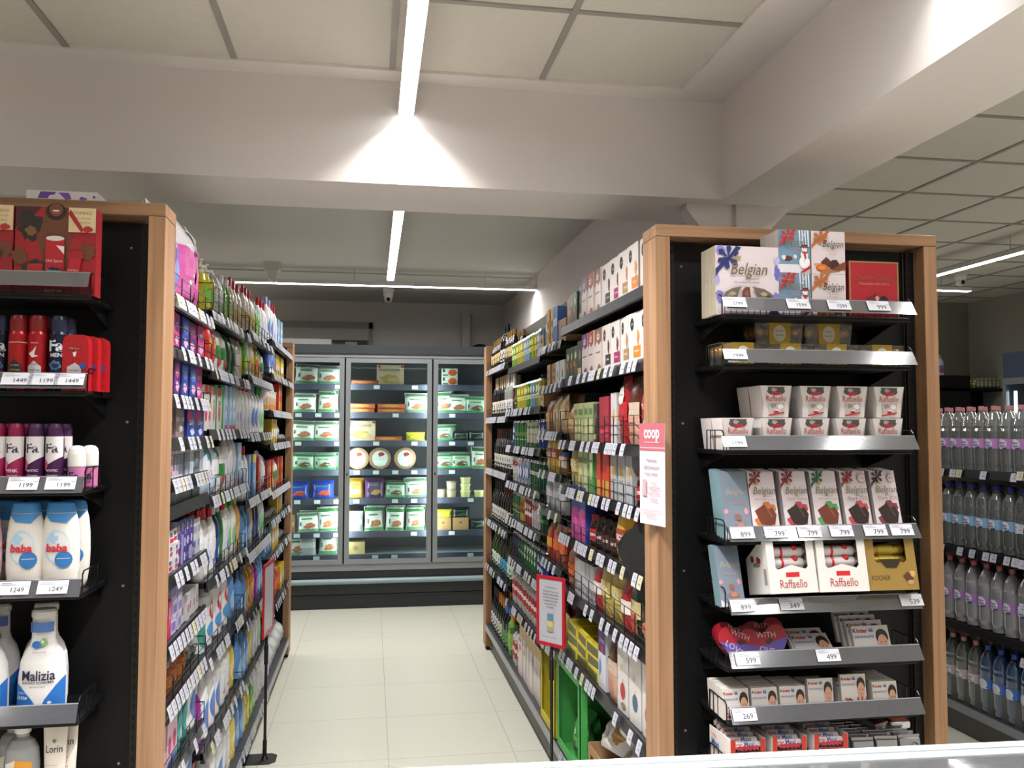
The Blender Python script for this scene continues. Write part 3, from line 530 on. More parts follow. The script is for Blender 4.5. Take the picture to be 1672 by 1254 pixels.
# milk chocolate packs with a child's portrait
def kid(u=.29, v=.50, s=1.12):
    return [('e', u, v+.14, .15*s, .22*s, '#35251e'), ('e', u, v-.06, .125*s, .25*s, '#cf9f85')]+[('e', u-.05, v-.02, .018, .02, '#3a2a22'), ('e', u+.06, v-.02, .018, .02, '#3a2a22'), ('e', u, v-.17, .04, .015, '#b06a5c')]
def _old(u, v, s):
    return [('e', u, v-.0, .14*s, .29*s, '#cf9f85'), ('p', [(u-.16*s, v), (u-.17*s, v+.2*s), (u-.08*s, v+.34*s), (u+.06*s, v+.34*s), (u+.16*s, v+.2*s), (u+.15*s, v), (u+.11*s, v+.13*s), (u, v+.17*s), (u-.1*s, v+.12*s)], '#35251e'), ('e', u-.05, v-.02, .018, .02, '#3a2a22'), ('e', u+.06, v-.02, .018, .02, '#3a2a22'), ('e', u, v-.17, .04, .015, '#b06a5c')]
kk = [('t', 'K', -.43, .85, .09, '#1a1a1e', dict(bold=.03)), ('t', 'inder', -.23, .845, .29, '#b8303a', dict(bold=.03)), ('p', [(-.05, .82), (-.02, .93), (.02, .86), (.06, .93), (.08, .8), (0, .8)], '#4a78b4'), ('t', 'CHOCOLATE', -.20, .66, .54, '#4a6ab0', dict(bold=.015))]
kart = kk+kid()+[('p', [(-.42, .1), (-.2, .22), (-.05, .12), (-.2, .04)], '#7a2a2a'), ('p', [(-.4, .2), (-.22, .12), (-.2, .16), (-.38, .24)], '#c04a50')]+[('r', .1+.08*i, .02, .15+.08*i, .24, c) for i, c in enumerate(('#b8303a', '#d8c0c0', '#b8303a', '#d8c0c0', '#b8303a'))]
mkbox('milk_pack', 'chocolate_pack', .0825, .0125, .088, '#d6cfca', kart, side='#c9c0bc')
mkbox('milk_pack_big', 'chocolate_pack', .125, .014, .10, '#d2ccca', kart, side='#c9c0bc')
for k, (px, up, rows) in enumerate(((1203, 0, 8), (1250, 0, 8), (1296, 0, 7), (1342, .018, 6), (1396, .026, 1), (1447, 0, 8))):
    for d in range(rows):
        u = up if d == 0 else 0
        put('milk_pack', (X_(px, 1150, y=2.475)+.0006*d, 2.478+.0165*d+(.0 if not up else .004), .8626+u), 0, 'small milk chocolate pack, stack %s, %s' % (ORD[k], 'front' if d == 0 else ORD[d]+' behind the front'), 'small milk chocolate packs', tilt=-.16 if not up else -.12)
for d in range(3): put('milk_pack', (X_(1396, 1150, y=2.475), 2.50+.0165*d, .8626), 0, 'small milk chocolate pack hidden behind the raised fifth pack, %s' % ORD[d], 'rear milk chocolate packs', tilt=-.16)
for k, (px, n, up) in enumerate(((1338, 2, -.045), (1428, 4, .0))):
    for d in range(n):
        put('milk_pack_big', (X_(px, 1060, y=2.48)-.008*d, 2.482+.022*d, 1.0226+up*0+.012*d), 0, 'large milk chocolate pack, %s, %s' % (['low stack beside the hearts', 'tall stack at shelf end'][k], ['front', 'second', 'third', 'fourth'][d]), 'large milk chocolate packs', tilt=-.35 if k else -.9, sc=.98)
# bar cartons on the lowest visible shelf
mb = MB(); bx, by, bz = .108, .155, .115; O = M('#b8301f', .4); Wc = M('#d4cbc8', .45)
mb.box(-bx/2, bx/2, -by/2, by/2, 0, bz*.6, Wc); 
for s in (-1, 1): mb.hexa([(s*bx/2-.0015, -by/2-.001, 0), (s*bx/2+.0015, -by/2-.001, 0), (s*bx/2+.0015, by/2, 0), (s*bx/2-.0015, by/2, 0)], [(s*bx/2-.0015, -by/2-.001, bz), (s*bx/2+.0015, -by/2-.001, bz), (s*bx/2+.0015, by/2, bz*.95), (s*bx/2-.0015, by/2, bz*.95)], Wc)
A = [('r', -.5, 0, -.36, 1, O), ('r', .36, 0, .5, 1, O), ('r', -.36, 0, .36, .1, Wc)]
for j in range(4): A += [('p', [(-.3+.06*i, .2+.17*j+(.04 if i % 2 else 0)) for i in range(11)]+[(.3-.06*i, .31+.17*j+(.03 if i % 2 else 0)) for i in range(11)], '#a82434')]
A += [('t', 'kinder Maxi', 0, .06, .5, '#b8303a')]
art(mb, A, bx, bz, flat(by+.003))
i0 = len(mb.v); art(mb, [('p', [(-.5, 0), (-.5, .25), (-.3, .12), (-.1, .3), (.1, .1), (.3, .14), (.5, .04), (.5, 0)], '#b8301f'), ('t', 'Maxi', -.2, .6, .36, '#4a6aa8', dict(bold=.03)), ('t', 'kinder', -.25, .8, .25, '#b8303a'), ('b', .28, .4, .06, .2, '#6a4a38', 4)], by, bz, lambda x, z: 0); mb.xf(Matrix.Translation((-bx/2-.0025, 0, 0)) @ Matrix.Rotation(-PI/2, 4, 'Z'), i0)
kind('maxi_carton', 'bar_carton', 'carton', bx, by, bz, mb)
wr = MB(); wr.box(-.046, .046, -.011, .011, 0, .018, M('#d0c8c8', .25), .003); art(wr, [('t', 'Maxi', .1, .5, .36, '#3c5a9c', dict(bold=.02)), ('t', 'kinder', -.28, .5, .3, '#b8303a', dict(bold=.02)), ('r', -.5, 0, .5, .12, '#a82434')], .09, .018, flat(.0225))
wr.xf(Matrix.Translation((0, 0, .0)) @ Matrix.Rotation(-.6, 4, 'X')); kind('wrapped_bar', 'wrapped_bar', 'chocolate bar', .092, .02, .02, wr)
for k, px in enumerate((1222, 1290, 1358)):
    x = X_(px, 1220, y=2.44); put('maxi_carton', (x, 2.522, .70), 0, 'red and white bar carton, %s on the low shelf' % ORD[k], 'red and white bar cartons')
    for d in range(6): put('wrapped_bar', (x, 2.458+.024*d, .70+bz*.72+.006*d), 0, 'white wrapped bar lying in the %s bar carton, %s row' % (ORD[k], ORD[d]), 'wrapped bars in cartons')
SIL = M('#b9b9bd', .22, .75); 
mb = MB(); mb.box(-.034, .034, -.011, .011, 0, .072, SIL, .003); mb.prism([(-.03, .004), (.03, .004), (.03, .03), (.012, .046), (-.03, .05)], -.0125, -.0112, M('#6a3018', .4)); mb.prism([(-.034, .07), (.034, .07), (.037, .08), (-.037, .08)], -.004, .004, SIL)
kind('foil_bar', 'foil_pack', 'chocolate pack', .07, .022, .08, mb)
for j, px in enumerate((1408, 1446, 1484)):
    for d in range(6):
        put('foil_bar', (X_(px, 1200, y=2.49)+.004*(d % 2)-.004*d, 2.482+.027*d, .702), random.uniform(-.12, .12), 'silver foil chocolate pack, %s column beside the cartons, %s' % (ORD[j], 'front' if d == 0 else ORD[d]+' from front'), 'silver foil chocolate packs', tilt=-.18)
for j, px in enumerate((1440, 1470)): put('foil_bar', (X_(px, 1170, y=2.56), 2.56, .785), .4-.5*j, 'silver foil pack lying on top of the foil columns, %s one' % ORD[j], 'silver foil chocolate packs', tilt=-1.4)
# price for oddments on top of the oak frame
mb = MB(); mb.ball((0, 0, .02), .035, clear('crumpled_film', '#e8e0ee', .15, .25, '#b8a8c4'), 7, 4, .7); o = mb.obj('crumpled_wrap', None, (X_(1100, 365, y=2.8), 2.85, 2.392)); tag(o, 'crumpled clear film lying on top of the chocolate display', 'wrapping')
# ================================================================ cosmetics on the near end display
XL = lambda px, y=YG: at(px, 700, y=y).x
gb = XL(148)-XL(14)
gift = [('p', [(-.5, .75), (-.28, .9), (-.18, 1), (-.5, 1)], '#4a1c20'), ('b', -.32, .78, .2, .2, '#2b2420', 4), ('b', -.3, .72, .09, .07, '#7a5a34', 5), ('p', [(-.5, .4), (-.24, .62), (-.12, .62), (-.1, .2), (-.5, .1)], '#a3202a'), ('p', [(.5, .4), (.24, .66), (.1, .6), (.08, .2), (.5, .1)], '#a3202a'),
        ('p', [(-.22, .62), (-.12, 1), (.14, 1), (.2, .66), (.14, .3), (-.12, .3)], '#6b3f2a'), ('e', .0, .95, .13, .1, '#2a1a14'), ('e', .0, .97, .085, .075, '#74452f'), ('e', 0, .95, .05, .022, '#a5524c'), ('e', 0, .96, .045, .008, '#e6dcd4'),
        ('b', .4, .5, .13, .12, '#6b3f2a', 6), ('b', -.44, .42, .12, .12, '#6b3f2a', 7), ('r', .16, .72, .5, 1, '#d8c39a'), ('t', 'DOMINO', .33, .94, .24, '#9a6a3c'), ('t', 'LOVE AND FIRE', .33, .88, .22, '#a8815a'), ('t', 'IN THE BOX', .33, .83, .2, '#a8815a'), ('p', [(.18, .98), (.36, .74), (.32, .72), (.16, .92)], '#a3202a'), ('b', .4, .75, .08, .05, '#b0302c', 3), ('b', -.2, .28, .22, .13, '#24301f', 5),
        ('r', -.11, .18, .12, .64, '#b3202c'), ('e', .005, .64, .115, .03, '#dcd6d4'), ('p', [(.02, .56), (.12, .55), (.12, .46)], '#e4dcdc'), ('t', 'Old Spice', .0, .38, .2, '#e8c8c4'), ('b', .0, .27, .13, .05, '#1a2234', 2), ('t', 'Whitewater', .0, .27, .18, '#c8ccd4'),
        ('p', [(-.34, .12), (-.32, .34), (-.14, .35), (-.12, .12)], '#b3202c'), ('b', -.22, .15, .09, .04, '#1a2234', 6), ('p', [(.15, .12), (.2, .46), (.34, .44), (.3, .12)], '#b3202c'), ('r', .17, .42, .36, .5, '#a01c26'), ('b', .24, .16, .09, .05, '#1a2234', 8), ('t', 'Old Spice', .24, .28, .14, '#e8c8c4'), ('r', -.5, 0, .5, .07, '#54161a'), ('t', 'PUT IT ON', 0, .04, .2, '#c8a8a4')]
mkbox('gift_box', 'gift_box', gb, .05, Z_(337, 80)-2.092+.004, '#9a1c26', gift, side='#8e1c22')
put('gift_box', ((XL(14)+XL(148))/2, YG+.027, 2.092), 0, 'red gift box with a bearded man and red cosmetics printed on it'); P['gift_box']['w']
put('gift_box', ((XL(14)+XL(148))/2-gb-.004, YG+.027, 2.092), 0, 'red gift box cut off by the picture edge', None)
def can(key, r, h, body, cap, shapes, caph=.045, capr=None):
    capr = capr or r*.93
    mb = MB(); mb.lathe([(r*.92, 0), (r, .004), (r, h-caph-.008), (r*.9, h-caph)], M(body, .25, .3), 20)
    art(mb, shapes, 2*r, h-caph, lambda x, z: -r*math.sqrt(max(.02, 1-min(.98, abs(x)/r)**2))-.0004, nx=10, eps=.0005)
    cp = MB(); cp.lathe([(capr, h-caph), (capr*.98, h-.012), (capr*.85, h-.002), (capr*.4, h)], M(cap, .3), 20)
    kind(key, 'spray_can', 'deodorant', 2*r, 2*r, h, None, [('can_body', mb), ('cap', cp)])
cr = (XL(38)-XL(5))/2*.97
can('red_can', cr, .205, '#a81c22', '#7c1418', [('r', -.5, .80, .5, .815, '#c8a8a0'), ('p', [(0, .18), (-.34, .27), (-.34, .43), (0, .52), (.34, .43), (.34, .27)], '#141416'), ('t', 'Old Spice', 0, .42, .46, '#c9b98a'), ('t', 'CAPTAIN', 0, .34, .55, '#b0965a', dict(bold=.02))])
can('white_badge_can', cr, .205, '#a81c22', '#7c1418', [('p', [(-.3, .62), (-.1, .66), (.1, .75), (0, .6), (.2, .58), (-.1, .55)], '#d8d0d0'), ('p', [(0, .2), (-.34, .29), (-.34, .4), (0, .5), (.34, .4), (.34, .29)], '#b8b4b8'), ('t', 'Old Spice', 0, .44, .46, '#9a2a2a'), ('t', 'WHITEWATER', 0, .34, .62, '#4a6a8c', dict(bold=.02)), ('t', 'ORIGINAL', 0, .8, .4, '#e0c0c0')])
can('navy_can', cr*.98, .205, '#161d33', '#1a2340', [('t', 'Fa', .0, .76, .78, '#d4d8e4', dict(bold=.03)), ('t', 'MEN', .02, .6, .62, '#c4c8d4', dict(bold=.03)), ('b', 0, .42, .42, .1, '#3e6a9c', 5), ('b', 0, .42, .3, .05, '#16243c', 6), ('t', 'SPORT', .02, .18, .55, '#b0b4a4', dict(bold=.02))])
Z2 = 1.833
for k, (px, key, lab) in enumerate(((20, 'red_can', 'red spray can with black hexagon badge'), (52, 'white_badge_can', 'red spray can with white badge beside the navy one'), (87, 'navy_can', 'navy spray can with white lettering'))):
    put(key, (XL(px), YG+cr, Z2), 0, lab, 'red and navy spray cans'); put(key, (XL(px)+.004, YG+cr*3+.004, Z2), 0, lab.replace('spray can', 'spray can of the rear row', 1), 'red and navy spray cans')
put('navy_can', (XL(-14), YG+cr+.02, Z2), 0, 'navy spray can half outside the picture edge', 'red and navy spray cans')
sw_ = XL(141)-XL(98); stk = MB(); pts = [(-.5, 0), (.5, 0), (.5, .84), (.46, .95), (.3, 1), (-.3, 1), (-.46, .95), (-.5, .84)]
hh = .152; stk.prism([(u*sw_, v*hh) for u, v in pts], -.017, .017, M('#a81a22', .28))
art(stk, [('r', -.3, .72, .22, .78, '#8a1018'), ('t', 'Old Spice', -.05, .75, .4, '#d8b0a8'), ('p', [(-.1, .68), (.05, .7), (.02, .62), (-.05, .6)], '#d8d0d0'), ('p', [(0, .2), (-.3, .3), (-.3, .42), (0, .5), (.24, .42), (.24, .3)], '#b8b4bc'), ('e', .3, .44, .12, .06, '#2a4a94'), ('t', 'Old Spice', -.04, .36, .42, '#8a2a2c'), ('t', 'WHITEWATER', -.04, .28, .46, '#3a4a74')], sw_, hh, flat(.0345)); kind('stick', 'deodorant_stick', 'deodorant', sw_, .035, hh, stk)
for d in range(3): put('stick', (XL(119)+.013*d, YG+.02+.037*d, Z2), 0, 'rounded red deodorant stick beside the navy can, %s' % ['front', 'middle', 'rear'][d], 'red deodorant sticks')
Z3 = 1.567; fr = (XL(35)-XL(6))/2*1.03
for key, c1, c2, nm in (('pink_can', '#a3285a', '#8a1c48', 'PINK'), ('plum_can', '#4a2350', '#43204a', 'MYSTIC')):
    can(key, fr, .178, c1, c2, [('p', [(-.5, .42), (.5, .62), (.5, 1), (-.5, 1)], '#d4cdd0'), ('t', 'Fa', -.02, .78, .68, '#2c2844', dict(bold=.02)), ('b', -.36, .46, .16, .12, '#c85a80', 4), ('t', nm, .02, .36, .6, '#d8c4d0', dict(bold=.02)), ('t', 'Moments', .02, .27, .56, '#d8c4d0', dict(shear=.3)), ('r', -.5, .08, .5, .12, '#c85a88'), ('e', -.02, .06, .2, .07, '#c8c0c4')], .036, fr*.86)
for k, (px, key, lab) in enumerate(((-9, 'pink_can', 'pink and white spray can at the picture edge'), (21, 'pink_can', 'whole pink and white spray can on third shelf'), (54, 'plum_can', 'plum and white spray can next to the pink one'), (86, 'plum_can', 'plum and white spray can beside the roll-ons'))):
    put(key, (XL(px), YG+fr, Z3), 0, lab, 'two-tone spray cans'); put(key, (XL(px)+.006, YG+fr*3+.006, Z3), 0, lab+', rear row', 'two-tone spray cans')
ro = MB(); ro.lathe([(.017, 0), (.0195, .004), (.0195, .052)], [M('#b86a9a', .3)]*2, 16); art(ro, [('t', 'Fa', .0, .6, .6, '#2c2844', dict(bold=.02)), ('t', 'fresh', 0, .3, .5, '#5a3a6a')], .039, .052, lambda x, z: -.0195*math.sqrt(max(.02, 1-min(.98, abs(x)/.0195)**2))-.0004, nx=8)
rc = MB(); rc.lathe([(.0195, .053), (.0205, .056), (.0205, .085), (.018, .097), (.012, .103), (.003, .105)], M('#dad6d2', .3), 16); kind('rollon', 'roll_on', 'deodorant', .04, .04, .105, None, [('bottle_body', ro), ('cap', rc)])
for d, (px, y, lab) in enumerate(((127, .03, 'pink roll-on with white cap in front'), (114, .09, 'roll-on behind, nearer the plum can'), (148, .075, 'roll-on behind, at the wire side'))): put('rollon', (XL(px, 2.48+y), 2.48+y, Z3), 0, lab, 'white-capped roll-ons', sc=1.12)
# oval shower bottles
Z4 = 1.293; bwid = XL(138)-XL(75)
pr = [(.72, 0), (.8, .004), (.88, .02), (.98, .06), (1, .10), (.97, .15), (.88, .19), (.76, .212)]; prc = [(.76, .212), (.80, .213), (.78, .222), (.70, .236), (.60, .240)]; sc_ = bwid/2
def showerb(key, c, cc, txt, tc):
    mb = MB(); pf = [(r*sc_, z) for r, z in pr]; mb.lathe(pf, M(c, .35), 28, 1, .52)
    def sf(x, z): r = prof_r(pf, z); q = min(.985, abs(x)/r); return -r*.52*math.sqrt(1-q*q)-.0005
    art(mb, [('e', -.03, .58, .33, .22, '#b8cbdc'), ('e', .0, .57, .29, .19, '#d4d4d6'), ('b', -.12, .68, .16, .07, '#9cc0da', 4), ('p', [(-.4, 1), (-.2, .9), (.2, .88), (.42, 1)], cc), ('e', .16, .42, .22, .11, '#2f6fb0'), ('r', .0, .43, .32, .44, '#a8c4dc'), ('t', txt, -.02, .57, .56, tc, dict(bold=.035, shear=.1)), ('b', -.1, .16, .2, .05, '#b8bcc8', 6), ('b', .1, .14, .12, .05, '#d89a3a', 7)], bwid, .21, sf, nx=12, nz=8, eps=.0006)
    cp = MB(); cp.lathe([(r*sc_, z) for r, z in prc], M(cc, .3), 28, 1, .52)
    kind(key, 'shower_bottle', 'bottle', bwid, bwid*.52, .24, None, [('bottle_body', mb), ('cap', cp)])
showerb('baba_blue', '#ddd8d2', '#3f86c8', 'baba', '#c02838'); showerb('baba_pink', '#d8a8b0', '#a82a44', 'baba', '#c02838')
for px, y, key, lab in ((105, 2.50, 'baba_blue', 'white oval bottle with blue cap standing front by wire side'), (48, 2.50, 'baba_blue', 'white oval bottle with blue cap, second front one'), (123, 2.575, 'baba_blue', 'white oval bottle behind the front one at the wire side'), (68, 2.575, 'baba_blue', 'white oval bottle in the rear row middle'), (22, 2.575, 'baba_blue', 'white oval bottle behind, next to the pink bottle'), (-22, 2.50, 'baba_pink', 'pink oval bottle with crimson cap at picture edge')):
    put(key, (XL(px, y), y, Z4), 0, lab, 'oval shower bottles')
# long-necked bath foam bottles
Z5 = .963; mw = XL(121)-XL(42); s_ = mw/2
pf = [(.80*s_, 0), (.95*s_, .008), (1.0*s_, .03), (1.0*s_, .10), (.93*s_, .145), (.78*s_, .172), (.58*s_, .19), (.50*s_, .205), (.48*s_, .262)]
mb = MB(); mb.lathe(pf, M('#dcdadb', .3), 28, 1, .6)
def sf(x, z): r = prof_r(pf, z); q = min(.985, abs(x)/r); return -r*.6*math.sqrt(1-q*q)-.0005
art(mb, [('p', [(-.5, .05), (-.5, .36), (-.38, .33), (-.12, .2), (-.02, .13), (-.03, .03), (-.2, .05)], '#2268b8'), ('p', [(.5, .04), (.5, .42), (.34, .33), (.14, .2), (.08, .13), (.1, .04), (.3, .055)], '#2268b8'), ('b', -.36, .08, .13, .06, '#c8d0b0', 4), ('e', .24, .17, .04, .014, '#c8ccd8'), ('t', 'Malizia', .0, .44, .68, '#211c3c', dict(bold=.015, tall=1.15)), ('t', 'BAGNO SCHIUMA', .0, .372, .64, '#2c2838', dict(bold=.02)), ('t', 'BATH FOAM', 0, .33, .3, '#4a4858'), ('t', 'perle di', -.32, .27, .22, '#c8d4e4'), ('t', 'latte', -.32, .23, .24, '#e4e8ee', dict(shear=.3)),
         ('e', -.07, .74, .11, .035, '#2b6ab0'), ('b', .08, .76, .1, .05, '#7aa06a', 5), ('b', .05, .77, .04, .02, '#d8dcd0', 6), ('t', 'INNOVATIVE', 0, .67, .28, '#4a4a4a'), ('r', -.24, .86, .24, .96, '#4a6aa8')], mw, .262, sf, nx=12, nz=12, eps=.0006)
cp = MB(); cp.lathe([(.49*s_, .262), (.52*s_, .264), (.52*s_, .278), (.46*s_, .284), (.2*s_, .286)], M('#c4c4c0', .3), 24, 1, .8)
kind('bath_foam', 'bath_foam', 'bottle', mw, mw*.6, .286, None, [('bottle_body', mb), ('cap', cp)])
for px, y, lab in ((82, 2.51, 'white and blue long-necked bath foam bottle standing front by the wire side'), (-12, 2.50, 'long-necked bath foam bottle at the picture edge'), (85, 2.60, 'long-necked bath foam bottle behind the front one'), (8, 2.60, 'long-necked bath foam bottle behind the edge one')): put('bath_foam', (XL(px, y), y, Z5), 0, lab, 'long-necked bath foam bottles')
# soap refill and hand cream
Z6 = .62; CB = clear('soap_bottle', '#c8c8cc', .12, .5, '#c4c6cc')
mb = MB(); pf2 = [(.03, 0), (.036, .01), (.037, .11), (.034, .15), (.024, .172), (.014, .18), (.0135, .19)]; mb.lathe(pf2, CB, 22, 1.2, .7)
def sf2(x, z): r = prof_r(pf2, z); q = min(.985, abs(x)/(r*1.2)); return -r*.7*math.sqrt(1-q*q)-.0005
art(mb, [('p', [(-.2, .25), (-.1, .66), (.35, .62), (.35, .25)], '#d8922a'), ('p', [(-.2, .25), (-.1, .66), (-.4, .6), (-.4, .25)], '#d8d0c8'), ('e', .1, .3, .2, .06, '#c23a2c'), ('r', -.3, .1, .35, .25, '#3a4a84'), ('t', 'SOAP', .1, .3, .25, '#ead8c8')], .088, .19, sf2, nx=10, nz=6, eps=.0006)
cp = MB(); cp.lathe([(.019, .19), (.02, .192), (.02, .212), (.017, .217)], M('#d8d6d4', .3), 18); kind('soap', 'soap_bottle', 'bottle', .088, .052, .217, None, [('bottle_body', mb), ('cap', cp)])
zt = lambda py, y: at(100, py, y=y).z
for px, y, lab in ((53, 2.50, 'grey soap bottle with orange label and white cap'), (38, 2.60, 'grey soap bottle behind the orange-labelled one')): put('soap', (XL(px, y), y, zt(1175, 2.5)-.217 if y < 2.55 else zt(1168, 2.6)-.217), 0, lab, 'grey soap bottles')
Z6 = zt(1175, 2.5)-.217
tb = MB(); hh = .2; tb.add([(-.029, 0, hh), (.029, 0, hh), (.029, .0015, hh), (-.029, .0015, hh)], [(0, 1, 2, 3)], '#d8cfc8')
rings = []; nn = 16
for j in range(9):
    v = j/8; rx = .024+.007*v; ry = .019*(1-v**1.6)+.0006; rings.append([(rx*math.cos(2*PI*k/nn), ry*math.sin(2*PI*k/nn), .022+(hh-.022)*v) for k in range(nn)])
tb.add(sum(rings, []), [(nn*j+k, nn*j+(k+1) % nn, nn*(j+1)+(k+1) % nn, nn*(j+1)+k) for j in range(8) for k in range(nn)], M('#dcd2ca', .4), True)
def sf3(x, z): v = (z-.022)/(hh-.022); rx = .024+.007*v; ry = .019*(1-max(v, 0)**1.6)+.0006; return -ry*math.sqrt(1-min(.98, abs(x)/rx)**2)-.0005
art(tb, [('t', 'Lorin', .0, .66, .75, '#2c4a44', dict(bold=.01, tall=1.3)), ('b', -.0, .76, .12, .03, '#7a8a6a', 4), ('t', 'HAND', -.05, .4, .36, '#6a625c'), ('t', 'CREAM', -.02, .34, .42, '#6a625c'), ('r', -.4, .46, .2, .465, '#8a827c')], .055, .2, sf3, nx=8, nz=8, eps=.0006)
cp = MB(); cp.lathe([(.019, 0), (.021, .002), (.022, .022)], M('#cfc6be', .3), 18); kind('cream', 'cream_tube', 'cosmetics tube', .06, .04, .2, None, [('tube_body', tb), ('cap', cp)])
put('cream', (XL(105, 2.49), 2.492, zt(1178, 2.49)-.2), 0, 'upright cream-coloured hand cream tube with green lettering', 'hand cream tubes', tilt=0); put('cream', (XL(122, 2.54), 2.545, zt(1168, 2.54)-.2), 0, 'hand cream tube behind the lettered one', 'hand cream tubes')
# flat box on the top of the near display
tb_ = [('p', [(-.34, .2), (-.3, .9), (-.08, .9), (-.14, .2)], '#6a44a8'), ('p', [(-.05, .85), (.1, .85), (.14, .2), (.06, .1)], '#7a58b4'), ('e', -.12, .3, .07, .3, '#dcd8e4'), ('b', .3, .25, .07, .25, '#7a58b4', 4), ('b', .46, .5, .03, .2, '#7a58b4', 6)]
mkbox('top_box', 'tissue_box', at(161, 320, y=2.65).x-at(46, 315, y=2.65).x, .12, at(100, 313, y=2.65).z-2.3925, '#dedbe0', tb_, side='#c4c0ca'); a = at(103, 320, y=2.65); put('top_box', (a.x, 2.70, 2.3915), 0, 'white and purple tissue pack lying on top of the cosmetics display')
# ================================================================ kinds of goods for the aisle shelving
DESC = {}
def D(key, desc): DESC[key] = desc
def bx(key, name, w_, d, h, base, shapes, desc, cat='box', side=None): mkbox(key, name, w_, d, h, base, shapes, side=side); P[key]['cat'] = cat; D(key, desc)
def bg(key, name, w_, d, h, base, shapes, desc, seed=1): mkbag(key, name, w_, d, h, base, shapes, seed=seed); D(key, desc)
def can_(key, base, shapes, desc, r=.0325, h=.166, top='#b4b4b8'):
    mkbottle(key, 'drink_can', [(r*.8, 0), (r, .01), (r, h-.014), (r*.82, h-.002), (r*.8, h)], [M(top, .3, .7), M(base, .25, .3), M(top, .3, .7), M(top, .3, .7)], shapes, cat='can', n=12); P[key]['cat'] = 'can'; D(key, desc)
def bt(key, prof, cols, shapes, desc, sx=1, sy=1, n=12, name='bottle', cat='bottle'):
    mkbottle(key, name, prof, [M(c, .22) if isinstance(c, str) else c for c in cols], shapes, sx, sy, n=n); P[key]['cat'] = cat; D(key, desc)
def wine(key, glass, foil, lab, desc, h=.31, r=.038, lab2='#2a2a2a', txt=None):
    sh = [('r', -.46, .12, .46, .40, lab), ('e', 0, .3, .18, .05, lab2), ('r', -.3, .16, .3, .2, lab2)]
    if txt: sh.append(('t', txt, 0, .24, .6, lab2))
    mkbottle(key, 'wine_bottle', [(r*.95, 0), (r, .006), (r, h*.58), (r*.75, h*.68), (r*.42, h*.76), (r*.38, h*.80), (r*.40, h)], [M(glass, .12)]*4+[M(foil, .3)]*2, sh, n=12); P[key]['cat'] = 'bottle'; D(key, desc)
WH = '#d9d7d6'
oval = lambda c='#1c1c1e': [('e', -.22, .78, .15, .13, c), ('t', 'ZAB', -.22, .78, .18, '#c9c4b8')]
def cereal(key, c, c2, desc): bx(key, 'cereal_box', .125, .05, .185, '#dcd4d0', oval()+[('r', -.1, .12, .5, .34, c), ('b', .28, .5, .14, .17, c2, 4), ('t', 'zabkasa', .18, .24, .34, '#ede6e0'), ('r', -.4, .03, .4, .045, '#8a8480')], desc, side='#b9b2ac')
cereal('cer_orange', '#d8801e', '#d98a4a', 'white porridge box with orange panel'); cereal('cer_tan', '#a98556', '#b98a56', 'white porridge box with tan panel'); cereal('cer_mag', '#a01a5c', '#7a2a3a', 'white porridge box with magenta panel'); cereal('cer_black', '#2c2c2e', '#5a3a2a', 'white porridge box with black panel')
def porr(key, c, desc): bx(key, 'porridge_bag', .115, .05, .185, '#d8ccc6', [('p', [(-.5, 1), (.5, 1), (.5, .7), (.1, .62), (-.2, .72), (-.5, .6)], c), ('t', 'ab', 0, .84, .4, '#e8dcd8', dict(bold=.02)), ('r', -.3, .44, .3, .47, '#6a6462'), ('b', .2, .1, .3, .1, c, 5)], desc, 'bag')
porr('por_brown', '#8a5a3c', 'white porridge pack with brown top'); porr('por_red', '#a3382a', 'white porridge pack with brick red top'); porr('por_purple', '#6a2a72', 'white porridge pack with purple top')
bx('tea_green', 'tea_box', .075, .05, .15, '#2f4a34', [('b', 0, .7, .3, .15, '#c4cf8a', 3), ('e', .1, .3, .25, .12, '#8a4a2a'), ('e', -.2, .45, .2, .1, '#c98a3a')], 'dark green tea box with fruit picture')
bx('tea_dark', 'tea_box', .07, .05, .165, '#3a332c', [('b', 0, .6, .3, .2, '#8a7a5a', 3), ('r', -.4, .1, .4, .25, '#c9b98a')], 'dark brown tea box with pale band')
bx('orange_tea', 'tea_box', .08, .05, .14, '#a86a4a', [('b', 0, .5, .35, .2, '#d89a5a', 3)], 'orange-brown tea box')
bx('blue_box', 'pasta_box', .06, .06, .20, '#3a6ab0', [('r', -.3, .5, .3, .7, '#d8d8e0')], 'tall blue box'); bx('yellow_box', 'pasta_box', .08, .06, .21, '#c9a03c', [('e', 0, .6, .3, .1, '#7a3a2a'), ('e', .1, .3, .25, .1, '#8a4a3a')], 'tall yellow box')
bx('kraft_tray', 'kraft_tray', .16, .18, .12, '#a3805a', [('b', 0, .6, .1, .12, '#6a4a30', 3)], 'brown cardboard tray', 'carton')
bx('kraft_small', 'kraft_carton', .09, .09, .12, '#a98a62', [('e', 0, .7, .2, .12, '#3a2a1c'), ('r', -.2, .3, .2, .45, '#4a3a2a')], 'kraft carton with cut-out', 'carton')
bx('white_win', 'white_carton', .08, .08, .12, '#c9c9c8', [('r', -.1, .3, .1, .6, '#1c1c1e')], 'white carton with black window', 'carton')
